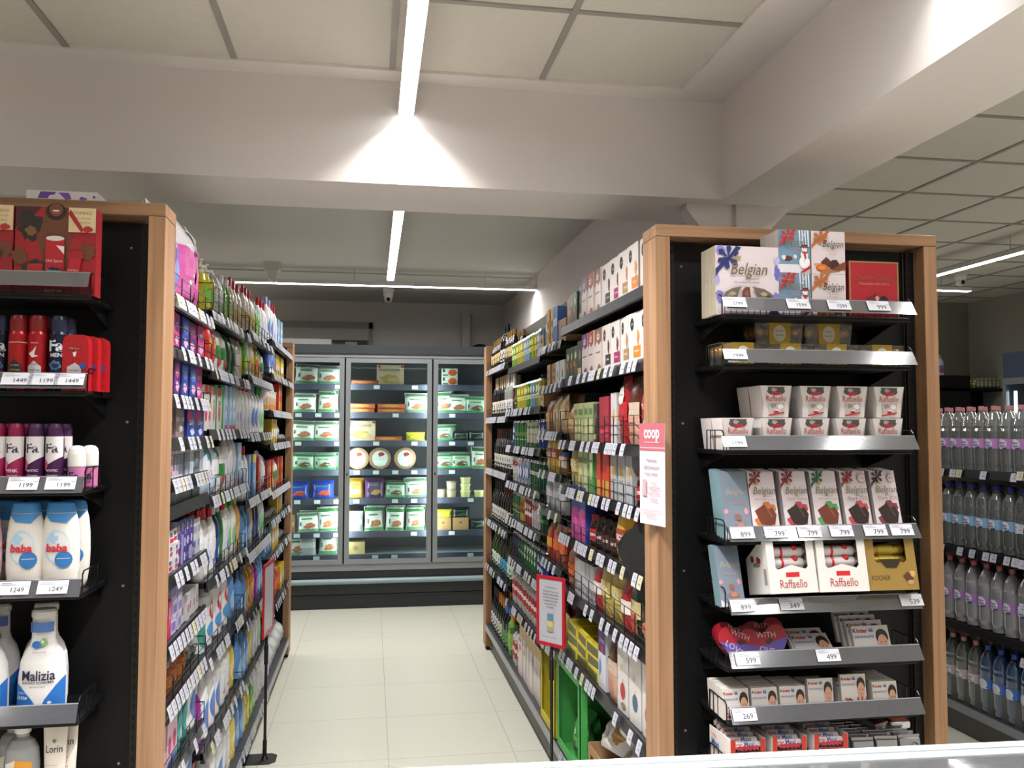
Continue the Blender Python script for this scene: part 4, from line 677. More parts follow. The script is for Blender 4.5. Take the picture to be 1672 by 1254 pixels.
for k, c, t, tc, ds in (('c_green', '#4a8a38', '#c9d24a', '#d8dcd0', 'green lemon beer can'), ('c_yellow', '#b5a83a', '#d8d060', '#4a5a20', 'yellow fruit beer can'), ('c_lblue', '#7fa0b8', '#c4d0d8', '#3a5a8a', 'light blue drink can'), ('c_lime', '#7aa03c', '#d0d8a0', '#3a5a20', 'lime green drink can'),
                       ('c_darkred', '#5c1a20', '#8a3038', '#c9a8a0', 'dark red drink can'), ('c_dkgreen', '#1c4a2a', '#2c6a3c', '#c8c8c0', 'dark green beer can'), ('c_red', '#a02a2c', '#d0c8c4', '#ffffff', 'red and white drink can'), ('c_gold', '#c4a84a', '#8a2a22', '#8a2a22', 'gold and red beer can')):
    can_(k, c, [('r', -.5, .35, .5, .5, t), ('e', 0, .68, .3, .13, t), ('t', 'beer' if 'beer' in ds else 'soda', 0, .43, .6, tc)], ds)
can_('c_heine', '#2a6a38', [('r', -.5, .42, .5, .56, '#2f7a3c'), ('p', [(0, .62), (.06, .54), (.2, .54), (.08, .48), (.13, .38), (0, .45), (-.13, .38), (-.08, .48), (-.2, .54), (-.06, .54)], '#b0282c'), ('t', 'Heineken', 0, .3, .7, '#d8dcd8')], 'green beer can with red star')
can_('c_cream', '#c4c0a8', [('r', -.5, .7, .5, .95, '#3f7a4a'), ('r', -.5, .05, .5, .2, '#2c5a3a'), ('t', 'soproni', 0, .5, .8, '#4a5a44')], 'cream beer can with green bands'); can_('c_blue', '#2a3f9a', [('r', -.5, .55, .5, .95, '#b8bcc8'), ('t', 'BORSODI', 0, .66, .7, '#2a3a7a'), ('e', 0, .35, .25, .1, '#c8ccd8')], 'silver and blue beer can')
can_('c_whitered', '#cfcac8', [('e', 0, .75, .36, .1, '#a8242c'), ('t', 'DREHER', 0, .75, .5, '#e8e0dc'), ('r', -.3, .3, .3, .33, '#8a8a90'), ('r', -.3, .2, .3, .22, '#8a8a90')], 'white beer can with red oval'); can_('c_whiteblue', '#b8c0cc', [('e', 0, .5, .4, .3, '#3a5a9a'), ('e', 0, .5, .3, .22, '#c4ccd8'), ('t', 'ARANY', 0, .5, .5, '#a02a30')], 'white beer can with blue ring')
can_('c_soproni', '#1f5a34', [('r', -.5, .5, .5, .62, '#c8ccc4'), ('t', 'soproni', 0, .56, .7, '#1f5a34')], 'bottle green beer can with white band'); can_('c_greenwhite', '#2c7038', [('b', 0, .7, .35, .18, '#c9ccc8', 4), ('b', 0, .4, .3, .12, '#c9ccc8', 5)], 'green can with white blotches'); can_('c_purple', '#241c3c', [('r', -.5, .5, .5, .8, '#382a54')], 'dark purple can')
wine('w_dark', '#0c0c0c', '#141414', '#c9c9c6', 'dark wine bottle with white label'); wine('w_red', '#0e0908', '#5a1418', '#c4bcb0', 'dark wine bottle with maroon foil'); wine('w_champ', '#101c10', '#c9781c', '#c8c4b4', 'sparkling bottle with orange foil'); wine('w_blue', '#0e1420', '#4a78c0', '#5a9a4a', 'sparkling bottle with blue foil')
wine('w_green', '#2a3a18', '#39502a', '#cfe0d0', 'green wine bottle with pale label'); wine('w_cyan', '#20281a', '#1c1c1c', '#4aa0d0', 'wine bottle with bright blue label'); wine('w_tan', '#14100c', '#b0926a', '#cfc8b8', 'prosecco bottle with tan neck foil'); wine('w_white', '#8f8f88', '#b8b4b0', '#dcdcdc', 'frosted bottle with pale label')
bt('spirit', [(.036, 0), (.037, .01), (.037, .17), (.015, .2), (.014, .24)], ['#b8b4b4', '#b8b4b4', '#b8b4b4', '#3a3a3a'], [('r', -.45, .2, .45, .6, '#a83238'), ('r', -.45, .35, .45, .45, '#d8d0cc')], 'clear spirit bottle with red and white label')
bt('beerbot', [(.03, 0), (.031, .01), (.031, .14), (.013, .19), (.013, .235)], ['#2a1408', '#2a1408', '#2a1408', '#8a6a3a'], [('r', -.45, .2, .45, .5, '#c4b080')], 'brown beer bottle with gold neck')
bt('redbot', [(.03, 0), (.031, .01), (.031, .13), (.014, .18), (.014, .22)], ['#8a2a20', '#8a2a20', '#8a2a20', '#c4b8a8'], [('r', -.45, .25, .45, .65, '#c9b8a8'), ('r', -.45, .4, .45, .5, '#a82a2a')], 'red sauce bottle with white label')
bt('oilbot', [(.033, 0), (.035, .01), (.035, .2), (.016, .23), (.016, .26)], ['#4a7a2a', '#4a7a2a', '#6a9a3a', '#d88a2a'], [('r', -.45, .2, .45, .6, '#8ab04a')], 'green bottle with orange cap')
bt('spicejar', [(.022, 0), (.023, .005), (.023, .09), (.02, .095), (.02, .11)], ['#6a4a2a', '#6a4a2a', '#6a4a2a', '#2a4a8a'], [('r', -.45, .3, .45, .8, '#c8b8a8')], 'small jar with blue lid')
def jar(key, lid, glass, lab, desc, txt=None, r=.038, h=.135): bt(key, [(r*.95, 0), (r, .008), (r, h*.68), (r*.8, h*.8), (r*.82, h*.81), (r*.82, h)], [glass, glass, glass, lid, lid], [('r', -.47, .18, .47, .55, lab)]+([('t', txt, 0, .36, .8, '#e0d8d4', dict(bold=.02))] if txt else []), desc, name='coffee_jar', cat='jar')
jar('nescafe', '#2a1a14', '#1c0f0a', '#3a1c16', 'brown coffee jar with white lettering', 'NESCAFE'); jar('redjar', '#8a1c1c', '#2a120c', '#a0242a', 'dark coffee jar with red label', 'JACOBS'); jar('amberjar', '#8f8f92', '#8a4a1e', '#a8622a', 'amber jar with metal lid', None, .036, .10)
def pouch(key, w_, h, base, band, desc, txt=None, extra=(), d=.06, seed=1, bandv=(.35, .62)):
    sh = [('r', -.48, bandv[0], .48, bandv[1], band)]+([('t', txt, 0, (bandv[0]+bandv[1])/2, .7, '#e4dfda', dict(bold=.02))] if txt else [])+list(extra); bg(key, 'pouch', w_, d, h, base, sh, desc, seed)
pouch('coffee_brown', .13, .25, '#4a2216', '#b9a48f', 'brown coffee bag', None, [('r', -.48, .0, .48, .42, '#b8897a'), ('b', 0, .2, .4, .15, '#a87a6a', 3), ('t', 'EXTRA', 0, .55, .5, '#dcd0c8'), ('t', 'CREMA', 0, .48, .5, '#dcd0c8')])
pouch('coffee_red', .12, .26, '#8f1c1e', '#a82226', 'red coffee bag with white circle', None, [('e', 0, .72, .34, .14, '#d8d0cc'), ('t', 'Segafredo', 0, .72, .55, '#8f1c1e')]); pouch('coffee_rw', .13, .24, '#b8b4b4', '#a01e24', 'silver and red coffee bag', 'PARAN', bandv=(.4, .75))
bx('crimson_box', 'coffee_box', .075, .05, .19, '#9a1a34', [('r', -.4, .15, .4, .3, '#c83a5a')], 'crimson coffee brick'); bx('silver_box', 'coffee_box', .075, .05, .19, '#a3a4a8', [('e', 0, .6, .25, .14, '#b89a4a'), ('t', 'Gold', 0, .4, .5, '#6a5a3a', dict(shear=.3))], 'silver coffee brick with gold disc'); bx('silver_white', 'coffee_box', .08, .05, .2, '#c4c4c6', [('e', 0, .55, .2, .14, '#c9a44a')], 'pale coffee brick')
bx('redorange_box', 'coffee_box', .085, .055, .2, '#b8341f', [('r', -.5, 0, .5, .35, '#c98a3a'), ('e', 0, .8, .3, .1, '#d83a28')], 'red and orange coffee brick'); bx('green_box', 'tea_box', .07, .06, .19, '#4f8a4a', [('e', 0, .5, .35, .2, '#b8c88a'), ('r', -.4, .75, .4, .9, '#d8dcc8')], 'green tea carton'); bx('palegreen_box', 'tea_box', .075, .06, .175, '#a3ad7a', [('e', 0, .4, .35, .2, '#d0cc9a'), ('r', -.4, .7, .4, .85, '#5a7a3a')], 'pale green tea carton')
pouch('nuts', .14, .17, '#9a6a3a', '#c8a070', 'bag of nuts with tan band', seed=5); pouch('nuts_pale', .16, .19, '#b89a72', '#d0b898', 'pale clear bag of nuts', seed=6); pouch('yellowbag', .15, .2, '#c9a01e', '#8a3a1e', 'yellow snack bag', 'snack', seed=7); pouch('silverbag', .17, .2, '#a9a9ac', '#c8c8cc', 'shiny silver bag', seed=8)
pouch('orangebag', .15, .19, '#a8401e', '#d0622a', 'orange sweets bag', seed=9); pouch('redyellowbag', .14, .18, '#b0281e', '#d8a02a', 'red and yellow sweets bag', seed=10); pouch('goldbag', .13, .22, '#a5924a', '#c4b46a', 'gold foil pouch', 'OKE', seed=11); pouch('dkgreenbag', .14, .22, '#1f3322', '#b8a878', 'dark green pouch with window', None, [('r', -.35, .1, .35, .4, '#a84a3a')], seed=12)
pouch('blackpink', .13, .24, '#221c1e', '#3a2c30', 'black pouch with pink picture', None, [('b', 0, .25, .36, .14, '#c05a5c', 3), ('t', 'OKE', 0, .7, .5, '#d0c8c4')], seed=13); pouch('redwhitebag', .11, .18, '#a8242a', '#d8d0cc', 'red pouch with white band', seed=14); pouch('beigebag', .12, .2, '#b8a080', '#8f6a4a', 'beige pouch with brown band', seed=15)
bx('pinkblue', 'sweets_bag', .12, .05, .24, '#2c3f8f', [('p', [(-.5, 0), (-.5, .5), (0, .62), (.5, .55), (.5, 0)], '#b8408a'), ('t', 'Sasya', 0, .76, .8, '#a8d0e8', dict(shear=.3)), ('b', .1, .3, .25, .15, '#d05aa0', 4), ('b', -.2, .2, .2, .12, '#8a2a7a', 6)], 'tall blue and pink packet', 'bag')
bx('greywhite_box', 'flat_box', .06, .12, .16, '#b4b6b8', [('r', -.4, .1, .4, .3, '#8a8c90')], 'grey and white flat box'); bx('corny', 'bar_box', .16, .12, .05, '#c9b92a', [('r', -.5, 0, .5, .7, '#5a5a30'), ('r', -.5, .75, .5, .95, '#d8c83a')], 'yellow and olive bar box'); bx('purple_box', 'biscuit_box', .10, .05, .23, '#c8c8d0', [('r', -.5, .62, .5, 1, '#3a2a6a'), ('t', 'choco', 0, .85, .7, '#d8c8d8'), ('b', -.25, .35, .2, .2, '#3a8ac0', 3), ('e', .1, .7, .2, .06, '#a02a3a')], 'purple and white biscuit box')
bx('bauble_pack', 'christmas_pack', .12, .06, .26, '#cac7c6', [('e', 0, .3, .24, .12, '#a02a2c'), ('r', -.03, .42, .03, .47, '#b89a4a'), ('b', -.1, .62, .15, .06, '#c8a888', 3), ('b', .1, .1, .3, .06, '#8a6a5a', 5)], 'white Christmas pack with red bauble'); bx('bauble_blue', 'christmas_pack', .12, .06, .26, '#cac7c6', [('e', 0, .3, .24, .12, '#3a5a78'), ('r', -.03, .42, .03, .47, '#b89a4a'), ('b', -.1, .62, .15, .06, '#c8a888', 3)], 'white Christmas pack with blue bauble')
bx('pinkwhite_carton', 'egg_carton', .12, .10, .24, '#d8cac6', [('b', 0, .7, .25, .12, '#b0383a', 3), ('r', -.4, .85, .4, .95, '#8a8a8c')], 'white carton with red picture'); bx('plain_carton', 'white_carton', .09, .10, .24, '#d6cbc8', [('r', -.5, .97, .5, 1, '#b0a49a')], 'plain white tall carton')
def detb(key, c, cap, shapes, desc, w_=.09, h=.27, sy=.6, hd=True):
    r = w_/2; pf = [(r*.9, 0), (r, .01), (r, h*.55), (r*.85, h*.7), (r*.45, h*.8), (r*.38, h*.83), (r*.4, h*.84), (r*.4, h)]; bt(key, pf, [c]*5+[cap]*2, shapes, desc, 1, sy, 14)
lb = lambda c, c2: [('e', 0, .32, .38, .2, c), ('e', .08, .25, .2, .1, c2)]
detb('wc_red', '#d4d4d6', '#b8202a', lb('#c8ccd8', '#2a5aa8'), 'white cleaner bottle with red cap'); detb('wc_green', '#d8dcd8', '#2a9a3c', lb('#8ac08a', '#2a7a3c'), 'white cleaner bottle with green cap'); detb('navyb', '#1f2a5a', '#a8b0c0', lb('#3a4a8a', '#c0c8d8'), 'navy blue cleaner bottle'); detb('greenb', '#1f5a30', '#a8b0a8', lb('#3a7a44', '#c0d0c0'), 'dark green cleaner bottle')
detb('orangeb', '#c88a3c', '#a89a6a', lb('#d8a860', '#2a3a8a'), 'orange cleaner bottle'); detb('bluesoft', '#5a86bc', '#3a5a8a', lb('#8ab0d8', '#c8d8e8'), 'blue softener bottle', .10, .26); detb('yelsoft', '#c9b44a', '#3f78b0', lb('#d8c878', '#b04a2a'), 'yellow softener bottle', .10, .26); detb('whiteblue', '#d6d8dc', '#8fa4c8', lb('#4a7ac0', '#c82a34'), 'white and blue detergent bottle', .11, .28); detb('bigwhite', '#d2d4d8', '#b8202a', [('e', .05, .5, .3, .14, '#c02a34'), ('p', [(.1, .7), (.3, .6), (.4, .3), (.25, .35)], '#8a2a7a'), ('e', -.1, .25, .25, .1, '#4a8ac0')], 'big white detergent bottle with red cap', .15, .29)
detb('clearwhite', '#c4cacc', '#4a7a9a', lb('#2a8a7a', '#1f5a8a'), 'big pale detergent bottle', .15, .28); detb('redtop', '#cfc8c0', '#a82028', lb('#c8a84a', '#a82a2a'), 'pale cleaner bottle with red top', .075, .24); detb('yellowgreen', '#9a9a1e', '#c8c8c0', lb('#b83a1e', '#5a9a2a'), 'yellow washing-up bottle', .085, .23); detb('greenwash', '#5aa02a', '#c8c8c0', lb('#8ac04a', '#d8d8c8'), 'green washing-up bottle', .08, .21); detb('bleach', '#cfd0d2', '#2a5ab0', [('r', -.4, .1, .4, .5, '#c8ccd0'), ('t', 'Flore', 0, .34, .7, '#2a4a8a', dict(rot=PI/2)), ('t', 'MAX', 0, .2, .5, '#b83a3a')], 'white bleach bottle', .10, .28)
detb('purpleb', '#8a2a8f', '#c8c8cc', lb('#a84aa8', '#d8c8d8'), 'purple cleaner bottle', .09, .25); detb('tealb', '#2a7a78', '#c8ccd0', lb('#4a9a98', '#d8e0e0'), 'teal cleaner bottle', .1, .25)
mkbottle('pumpy', 'pump_bottle', [(.038, 0), (.04, .01), (.04, .12), (.032, .145), (.014, .155), (.014, .17), (.02, .172), (.02, .182), (.006, .183), (.006, .2), (.012, .2), (.012, .208)], [M('#a39a10', .15)]*4+[M('#c9c8b8')]*7, [('r', -.42, .18, .42, .5, '#6a9a2a'), ('b', .1, .5, .25, .1, '#b83a1e', 3)], n=14); D('pumpy', 'yellow-green soap bottle with white pump')
bg('pinkpaper', 'paper_bag', .37, .16, .35, '#d8d4d6', [('r', -.5, .05, .0, .62, '#c85aa0'), ('r', .04, .05, .5, .66, '#d84aa0'), ('b', 0, .8, .35, .08, '#cfd0d8', 4), ('e', .1, .62, .05, .02, '#2a2a2e'), ('e', .35, .62, .05, .02, '#2a2a2e')], 'large white and pink plush bag'); bg('lilacpaper', 'paper_bag', .22, .14, .30, '#d6d2dc', [('r', -.48, .1, .48, .45, '#7a8ac8'), ('b', 0, .5, .25, .14, '#6a4aa0', 4)], 'white paper towel bag with lilac print', seed=3)
pk = lambda key, base, c2, desc, h=.125, w_=.10: bx(key, 'pad_pack', w_, .07, h, base, [('e', 0, .7, .4, .18, c2), ('b', 0, .3, .4, .15, '#d8a8c8', 4), ('t', 'pads', 0, .7, .5, '#e4dfe8')], desc, 'pack')
pk('pad_pink', '#c03a7a', '#8a2a78', 'pink sanitary pack'); pk('pad_blue', '#2a3f9a', '#4a6ac8', 'blue sanitary pack'); pk('pad_purple', '#5a2a7a', '#c03a8a', 'purple sanitary pack'); pk('pad_red', '#b02a24', '#8a1c1c', 'red napkin pack', .18, .11)
bx('wipes', 'wipes_pack', .17, .09, .105, '#8a7672', [('r', -.5, .55, .5, .68, '#d0ccd0'), ('b', 0, .3, .4, .14, '#c8c4c8', 3), ('t', 'zewa', 0, .62, .4, '#6a5a5a')], 'brown and white tissue pack', 'pack'); bx('always', 'pad_pack', .13, .08, .11, '#2a3a9a', [('b', -.2, .7, .4, .25, '#c8307a', 3), ('b', .1, .2, .3, .15, '#b8c8e0', 5), ('t', 'daily', 0, .5, .5, '#dfe4ee')], 'pink and blue sanitary pack', 'pack')
for k, c, ds in (('tamp_white', '#cfccd4', 'white tampon box'), ('tamp_pink', '#c898b4', 'pink-striped tampon box'), ('tamp_lilac', '#a494c8', 'lilac tampon box'), ('tamp_blue', '#b4c8dc', 'pale blue tampon box')): bx(k, 'tampon_box', .055, .06, .09, '#d6d2d8', [('r', -.35, .1, .35, .75, c), ('r', -.2, .8, .2, .9, '#8a8a9a')], ds)
bx('greyblue', 'blue_grey_box', .13, .12, .055, '#6a7684', [('r', -.5, 0, -.47, 1, '#2a2c30'), ('p', [(-.2, 0), (.1, 1), (.2, 1), (-.05, 0)], '#8a96a4')], 'blue-grey flat box')
bx('tp_purple', 'toothpaste_box', .055, .19, .05, '#3a2a7a', [('r', -.3, .2, .0, .75, '#b8b4d0'), ('t', 'FOGKREM', .22, .5, .4, '#d8d4e8')], 'purple toothpaste box', side='#a49cc0'); bx('tp_white', 'toothpaste_box', .055, .19, .045, '#d0ccd4', [('r', -.4, .1, .4, .4, '#b02a34'), ('r', -.4, .5, .1, .8, '#3a4a9a'), ('r', .2, .5, .4, .8, '#d8b83a')], 'white, red and blue toothpaste box'); bx('tp_lilac', 'toothpaste_box', .06, .19, .055, '#b4aec8', [('r', -.4, .2, .4, .7, '#7a6ab0')], 'lilac toothpaste box'); bx('tp_grey', 'toothpaste_box', .05, .12, .13, '#b8b6bc', [('r', -.4, .6, .4, .8, '#8a8894'), ('r', -.3, .2, .3, .4, '#6a88b0')], 'pale grey toothbrush box')
bx('pinksmall', 'soap_box', .05, .06, .12, '#b82a5a', [('r', -.3, .5, .3, .8, '#d88aa8')], 'small deep pink box'); bx('greysmall', 'soap_box', .045, .06, .09, '#b4b4b8', [('r', -.3, .3, .3, .6, '#8a5a6a')], 'small grey carton'); bx('pinkbox', 'soap_box', .07, .06, .15, '#c8a4b4', [('e', 0, .5, .3, .2, '#b02a6a'), ('r', -.4, .05, .4, .2, '#3a6ab0')], 'pale pink and magenta box')
pouch('greenwhitebag', .12, .19, '#cfd2cc', '#2a7a3a', 'white and green cloth bag', None, [('b', 0, .25, .35, .12, '#b82a2a', 3)], seed=21); pouch('dkgreenpack', .1, .19, '#1a4a26', '#0f3a1c', 'dark green cloth pack', seed=22); pouch('redlabelbag', .11, .2, '#b82a20', '#a82018', 'red bag with gold disc', None, [('e', 0, .55, .2, .1, '#c8a84a'), ('e', 0, .12, .3, .1, '#d8d4d4')], seed=23); pouch('detbag', .17, .23, '#b4c4dc', '#d8dce4', 'white and blue detergent bag', None, [('b', .2, .4, .2, .08, '#b82a3a', 3), ('p', [(-.4, .9), (.1, .9), (.3, .6), (.1, .6)], '#3a9a6a'), ('p', [(-.1, .9), (.1, .9), (.4, .5), (.3, .5)], '#7a3a9a')], d=.1, seed=24)
pouch('clearbag', .14, .2, '#a8a4a4', '#c8c4c8', 'clear bag with silver print', seed=25); bx('bluewhite_box', 'detergent_box', .10, .06, .2, '#8aa8c8', [('e', 0, .5, .4, .25, '#c8d8e4'), ('r', -.5, .0, .5, .12, '#b82a34'), ('t', 'bril', 0, .5, .5, '#3a5a9a')], 'blue and white detergent box'); bx('greenbrush', 'brush_pack', .07, .05, .19, '#2a8a3c', [('r', -.5, 0, -.3, .8, '#c8d0c8'), ('r', .3, 0, .5, .8, '#c8d0c8')], 'green brush pack', 'brush'); bx('redyel_pack', 'cleaner_pack', .06, .04, .18, '#c8c0c0', [('r', -.5, .8, .5, 1, '#b8342a'), ('e', 0, .4, .35, .2, '#b8405a'), ('r', -.3, .6, .3, .7, '#4a8a3c')], 'white pack with red top')
bx('yelblue_pack', 'cleaner_pack', .08, .05, .22, '#5a84b8', [('r', -.5, .8, .5, 1, '#d0b02a'), ('r', -.2, .1, .2, .6, '#a8c0d8')], 'blue pack with yellow top'); bx('yellowfig', 'yellow_pack', .08, .06, .16, '#c9a82a', [('r', -.4, .3, .4, .6, '#d0d0d0')], 'yellow sponge pack'); bx('redpack', 'red_pack', .06, .05, .2, '#b82a20', [('e', 0, .7, .3, .12, '#d8a82a'), ('r', -.3, .1, .3, .4, '#d8a82a')], 'red and yellow pack')
mkbottle('tub', 'white_tub', [(.05, 0), (.052, .005), (.055, .12), (.057, .122), (.057, .135)], [M('#d0ccc8')]*4, [('e', 0, .5, .4, .2, '#c8a888'), ('r', -.4, .1, .4, .3, '#d88a3a')], n=16); D('tub', 'white plastic tub with lid')
mkbottle('scourer', 'scourer_ball', [(.01, 0), (.035, .008), (.045, .03), (.035, .052), (.01, .06)], [M('#8a8a8e', .3, .6)]*4, n=10); D('scourer', 'silver metal scourer')
bg('crumple', 'white_sack', .2, .14, .16, '#c9cccc', [('b', 0, .4, .3, .2, '#b0b4b6', 4)], 'crumpled white plastic sack', seed=31); bg('bread', 'bread_bag', .2, .12, .13, '#d6d2d0', [('b', .2, .5, .25, .3, '#a8824a', 4), ('b', -.2, .4, .1, .15, '#c0b8b4', 6)], 'white plastic bag of bread', seed=32)
# ================================================================ aisle shelving
XLF, XRF = -.602, .896
def frame_far(xa, xb, label):
    r = empty('end_display', ((xa+xb)/2, 6.755, 0)); tag(r, label, 'shelving unit', 'wooden framed far ends'); W = xb-xa; t = .048
    MB().box(-W/2, W/2, 0, .135, ZT-.038, ZT, WOODH, .0015).obj('top_board', r)
    for s in (-1, 1): a, b_ = (-W/2, -W/2+t) if s < 0 else (W/2-t, W/2); MB().box(a, b_, 0, .135, .03, ZT-.039, WOODV, .0015).obj('wooden_post', r); MB().box(a+.008, b_-.008, .03, .1, 0, .03, BLK2).obj('foot', r)
    MB().box(-W/2+t, W/2-t, .03, .06, .03, ZT-.04, BLK).obj('back_panel', r)
frame_far(-1.605, XLF, 'wooden portal frame closing the far end of household shelving'); frame_far(XRF, 1.891, 'wooden portal frame closing the far end of grocery shelving')
NT = 0
HT = dict(L=ZT, R=ZT, W=1.5, V=1.5)
def bay(side, idx, y0, y1, levels, base_z, deep=.40):
    """levels: (z of ticket foot, stock, tickets?, guard?) from the top down; stock 'key:count[:rows]'. Local front is -y."""
    global NT
    W = y1-y0-.004; L_ = side == 'L'; xf, shop = dict(L=(XLF-.004, 'household'), R=(XRF+.004, 'grocery'), W=(3.31, 'drinks'), V=(3.27, 'juice'))[side]; rz = PI/2 if L_ else -PI/2
    r = empty('shelving_bay', (xf, (y0+y1)/2, 0), rz); tag(r, 'black %s shelving bay, %s from the near end' % (shop, ORD[idx]), 'shelving bay', shop+' shelving bays')
    ZT = HT[side]; D_ = .48; rec = .06 if L_ else .042
    MB().box(-W/2, W/2, D_-.02, D_, .1, ZT-.06, BLK if side in 'LR' else M('#6f665c', .7)).obj('back_panel', r)
    MB().box(-W/2, W/2, rec, rec+.02, 0, base_z-.045, GREYM).obj('kick_plate', r)
    far = 1 if L_ else -1
    for s in (-1, 1):
        mb = MB(); x = s*(W/2-.012); mb.box(x-.012, x+.012, D_-.05, D_-.02, .1, ZT-.06, BLK2)
        z = .2
        if s == far:
            while z < ZT-.1: mb.box(x-far*.0125-.0006, x-far*.0125+.0006, D_-.042, D_-.03, z, z+.014, M('#b9b9bb', .5)); z += .05
        mb.obj('slotted_upright', r)
    toW = Matrix.Translation(r.location) @ Matrix.Rotation(rz, 4, 'Z')
    for li, lv in enumerate(levels):
        z, stock = lv[0], lv[1]; tk = lv[2] if len(lv) > 2 else 1; gd = lv[3] if len(lv) > 3 else 0
        basel = li == len(levels)-1; top = z+.032; dp = .43 if basel else deep
        mb = MB()
        if basel: mb.box(-W/2, W/2, .0, dp, top-.03, top, M('#3a3b3e', .35)); mb.box(-W/2, W/2, -.006, .001, top-.042, top+.002, M('#8d9098', .3, .4))
        else:
            mb.box(-W/2, W/2, .012, dp, top-.022, top, BLK); 
            mb.hexa([(-W/2, .002, z-.004), (W/2, .002, z-.004), (W/2, .02, z-.004), (-W/2, .02, z-.004)], [(-W/2, .010, top+.006), (W/2, .010, top+.006), (W/2, .02, top+.006), (-W/2, .02, top+.006)], STRIPB if tk else BLK2)
        sh = mb.obj('shelf', r)
        if gd:
            mb = MB(); gh = .035*gd; gx0, gx1 = -W/2+.01, W/2-.01
            for k in range(gd+1): mb.tube((gx0, .008, top+.004+.035*k*.98), (gx1, .008, top+.004+.035*k*.98), .0016, WIRE, 4)
            n = max(2, int(W/.12))
            for k in range(n+1): mb.tube((gx0+(gx1-gx0)*k/n, .007, top), (gx0+(gx1-gx0)*k/n, .007, top+gh), .0022, WIRE, 4)
            for x in (gx0, gx1): mb.wire([(x, .008, top+gh), (x, .16, top+gh), (x, .16, top)], .0022, WIRE)
            mb.obj('wire_guard', sh)
        if tk:
            x = -W/2+.03+random.uniform(0, .02); me = TM[1 if tk == 2 else 0]
            while x < W/2-.03:
                if random.random() < (.80 if tk == 1 else .97):
                    o = bpy.data.objects.new('price_ticket', me if random.random() < .9 else TM[2]); C.objects.link(o); o.parent = sh; o.location = (x, -.001, top+.006); o.rotation_euler = (0, 0, random.uniform(-.04, .04))
                x += .056 if tk == 2 else random.choice((.054, .058, .085, .10))
        # stock
        items = []
        for s_ in stock.split():
            p = s_.split(':'); items.append((p[0], int(p[1]) if len(p) > 1 else 1, int(p[2]) if len(p) > 2 else 1))
        tot = sum(P[k]['w']*n for k, n, _ in items); N_ = sum(n for _, n, _ in items)
        gap = (W-.03-tot)/max(1, N_); sc = 1
        if gap < .001: sc = (W-.03-.001*N_)/tot; gap = .001
        gap = min(gap, .03); pos = .015+max(0, (W-.03-tot*sc-gap*N_))*.1; cnt = {}
        for k, n, rows in items:
            q = P[k]; run = n
            for i in range(n):
                c = pos+q['w']*sc/2; pos += q['w']*sc+gap; lx = -W/2+c if L_ else W/2-c
                cnt[k] = cnt.get(k, 0)+1
                for rw_ in range(rows):
                    stack = 1
                    if q['h'] < .06 and not basel: stack = 3 if z < 1.5 else 2
                    for st in range(stack):
                        v = toW @ Vector((lx+random.uniform(-.003, .003), .026+q['d']/2+(q['d']+.006)*rw_+random.uniform(0, .008), top+q['h']*st*sc))
                        lab = '%s, %s along %s %s shelf, bay %s' % (DESC[k], ORD[cnt[k]-1], ORD[li], shop, ['one', 'two', 'three', 'four'][idx])
                        if rw_: lab = lab.replace(' along', ' behind on')
                        if st: lab += ', layer %s' % ['one', 'two', 'three'][st]
                        put(k, v, rz+random.uniform(-.06, .06), lab, '%ss on %s %s shelf, bay %d' % (DESC[k].split(' with ')[0], ORD[li], shop, idx+1), sc=sc if sc < 1 else 1)
    return r
def tmesh(col):
    mb = MB(); n = 4; w_ = .046; prof = [(-.0015-.012*math.sin(k/n*1.2), -.044*k/n) for k in range(n+1)]
    for (a, b_) in zip(prof, prof[1:]): mb.add([(-w_/2, a[0], a[1]), (w_/2, a[0], a[1]), (w_/2, b_[0], b_[1]), (-w_/2, b_[0], b_[1]), (-w_/2, a[0]+.001, a[1]), (w_/2, a[0]+.001, a[1]), (w_/2, b_[0]+.001, b_[1]), (-w_/2, b_[0]+.001, b_[1])], [(3, 2, 1, 0), (4, 5, 6, 7)], M(col, .4), True)
    for v0, v1, a in ((-.024, -.029, .016), (-.006, -.009, .014), (-.013, -.0155, .012)):
        f = lambda z: -.0015-.012*math.sin(-z/.044*1.2)-.0012
        mb.add([(-a*.3, f(v1), v1), (a, f(v1), v1), (a, f(v0), v0), (-a*.3, f(v0), v0)], [(0, 1, 2, 3)], M('#7f818c'))
    return mb.mesh('price_ticket')
TM = [tmesh('#b9bac6'), tmesh('#b4b5c0'), tmesh('#c2bd9e')]
bay('L', 0, 2.762, 3.45, [(2.115, 'lilacpaper:1 pinkpaper:1:1', 1, 2), (1.955, 'pad_pink:2 pad_blue:1 pad_purple:1 pad_pink:1', 1, 2), (1.80, 'pad_purple:2 pad_blue:2 pad_pink:1', 1, 1), (1.665, 'wipes:2 always:1 always:1', 1), (1.535, 'tamp_white:2:2 tamp_pink:2:2 tamp_lilac:2:2 tamp_white:1:2 tamp_blue:4:2', 2), (1.45, 'greyblue:4', 0),
     (1.235, 'tp_white:4 tp_purple:4 tp_grey:2', 1), (1.025, 'pinksmall:3:2 tp_lilac:2 greysmall:5:2', 2), (.845, 'amberjar:6:2 scourer:2:2', 2, 2), (.60, 'pinkbox:4:2 tealb:2 whiteblue:1', 1, 2), (.36, 'pinkbox:3 bluesoft:2 whiteblue:1', 1, 1), (.12, 'bigwhite:3:2', 1)], .15)
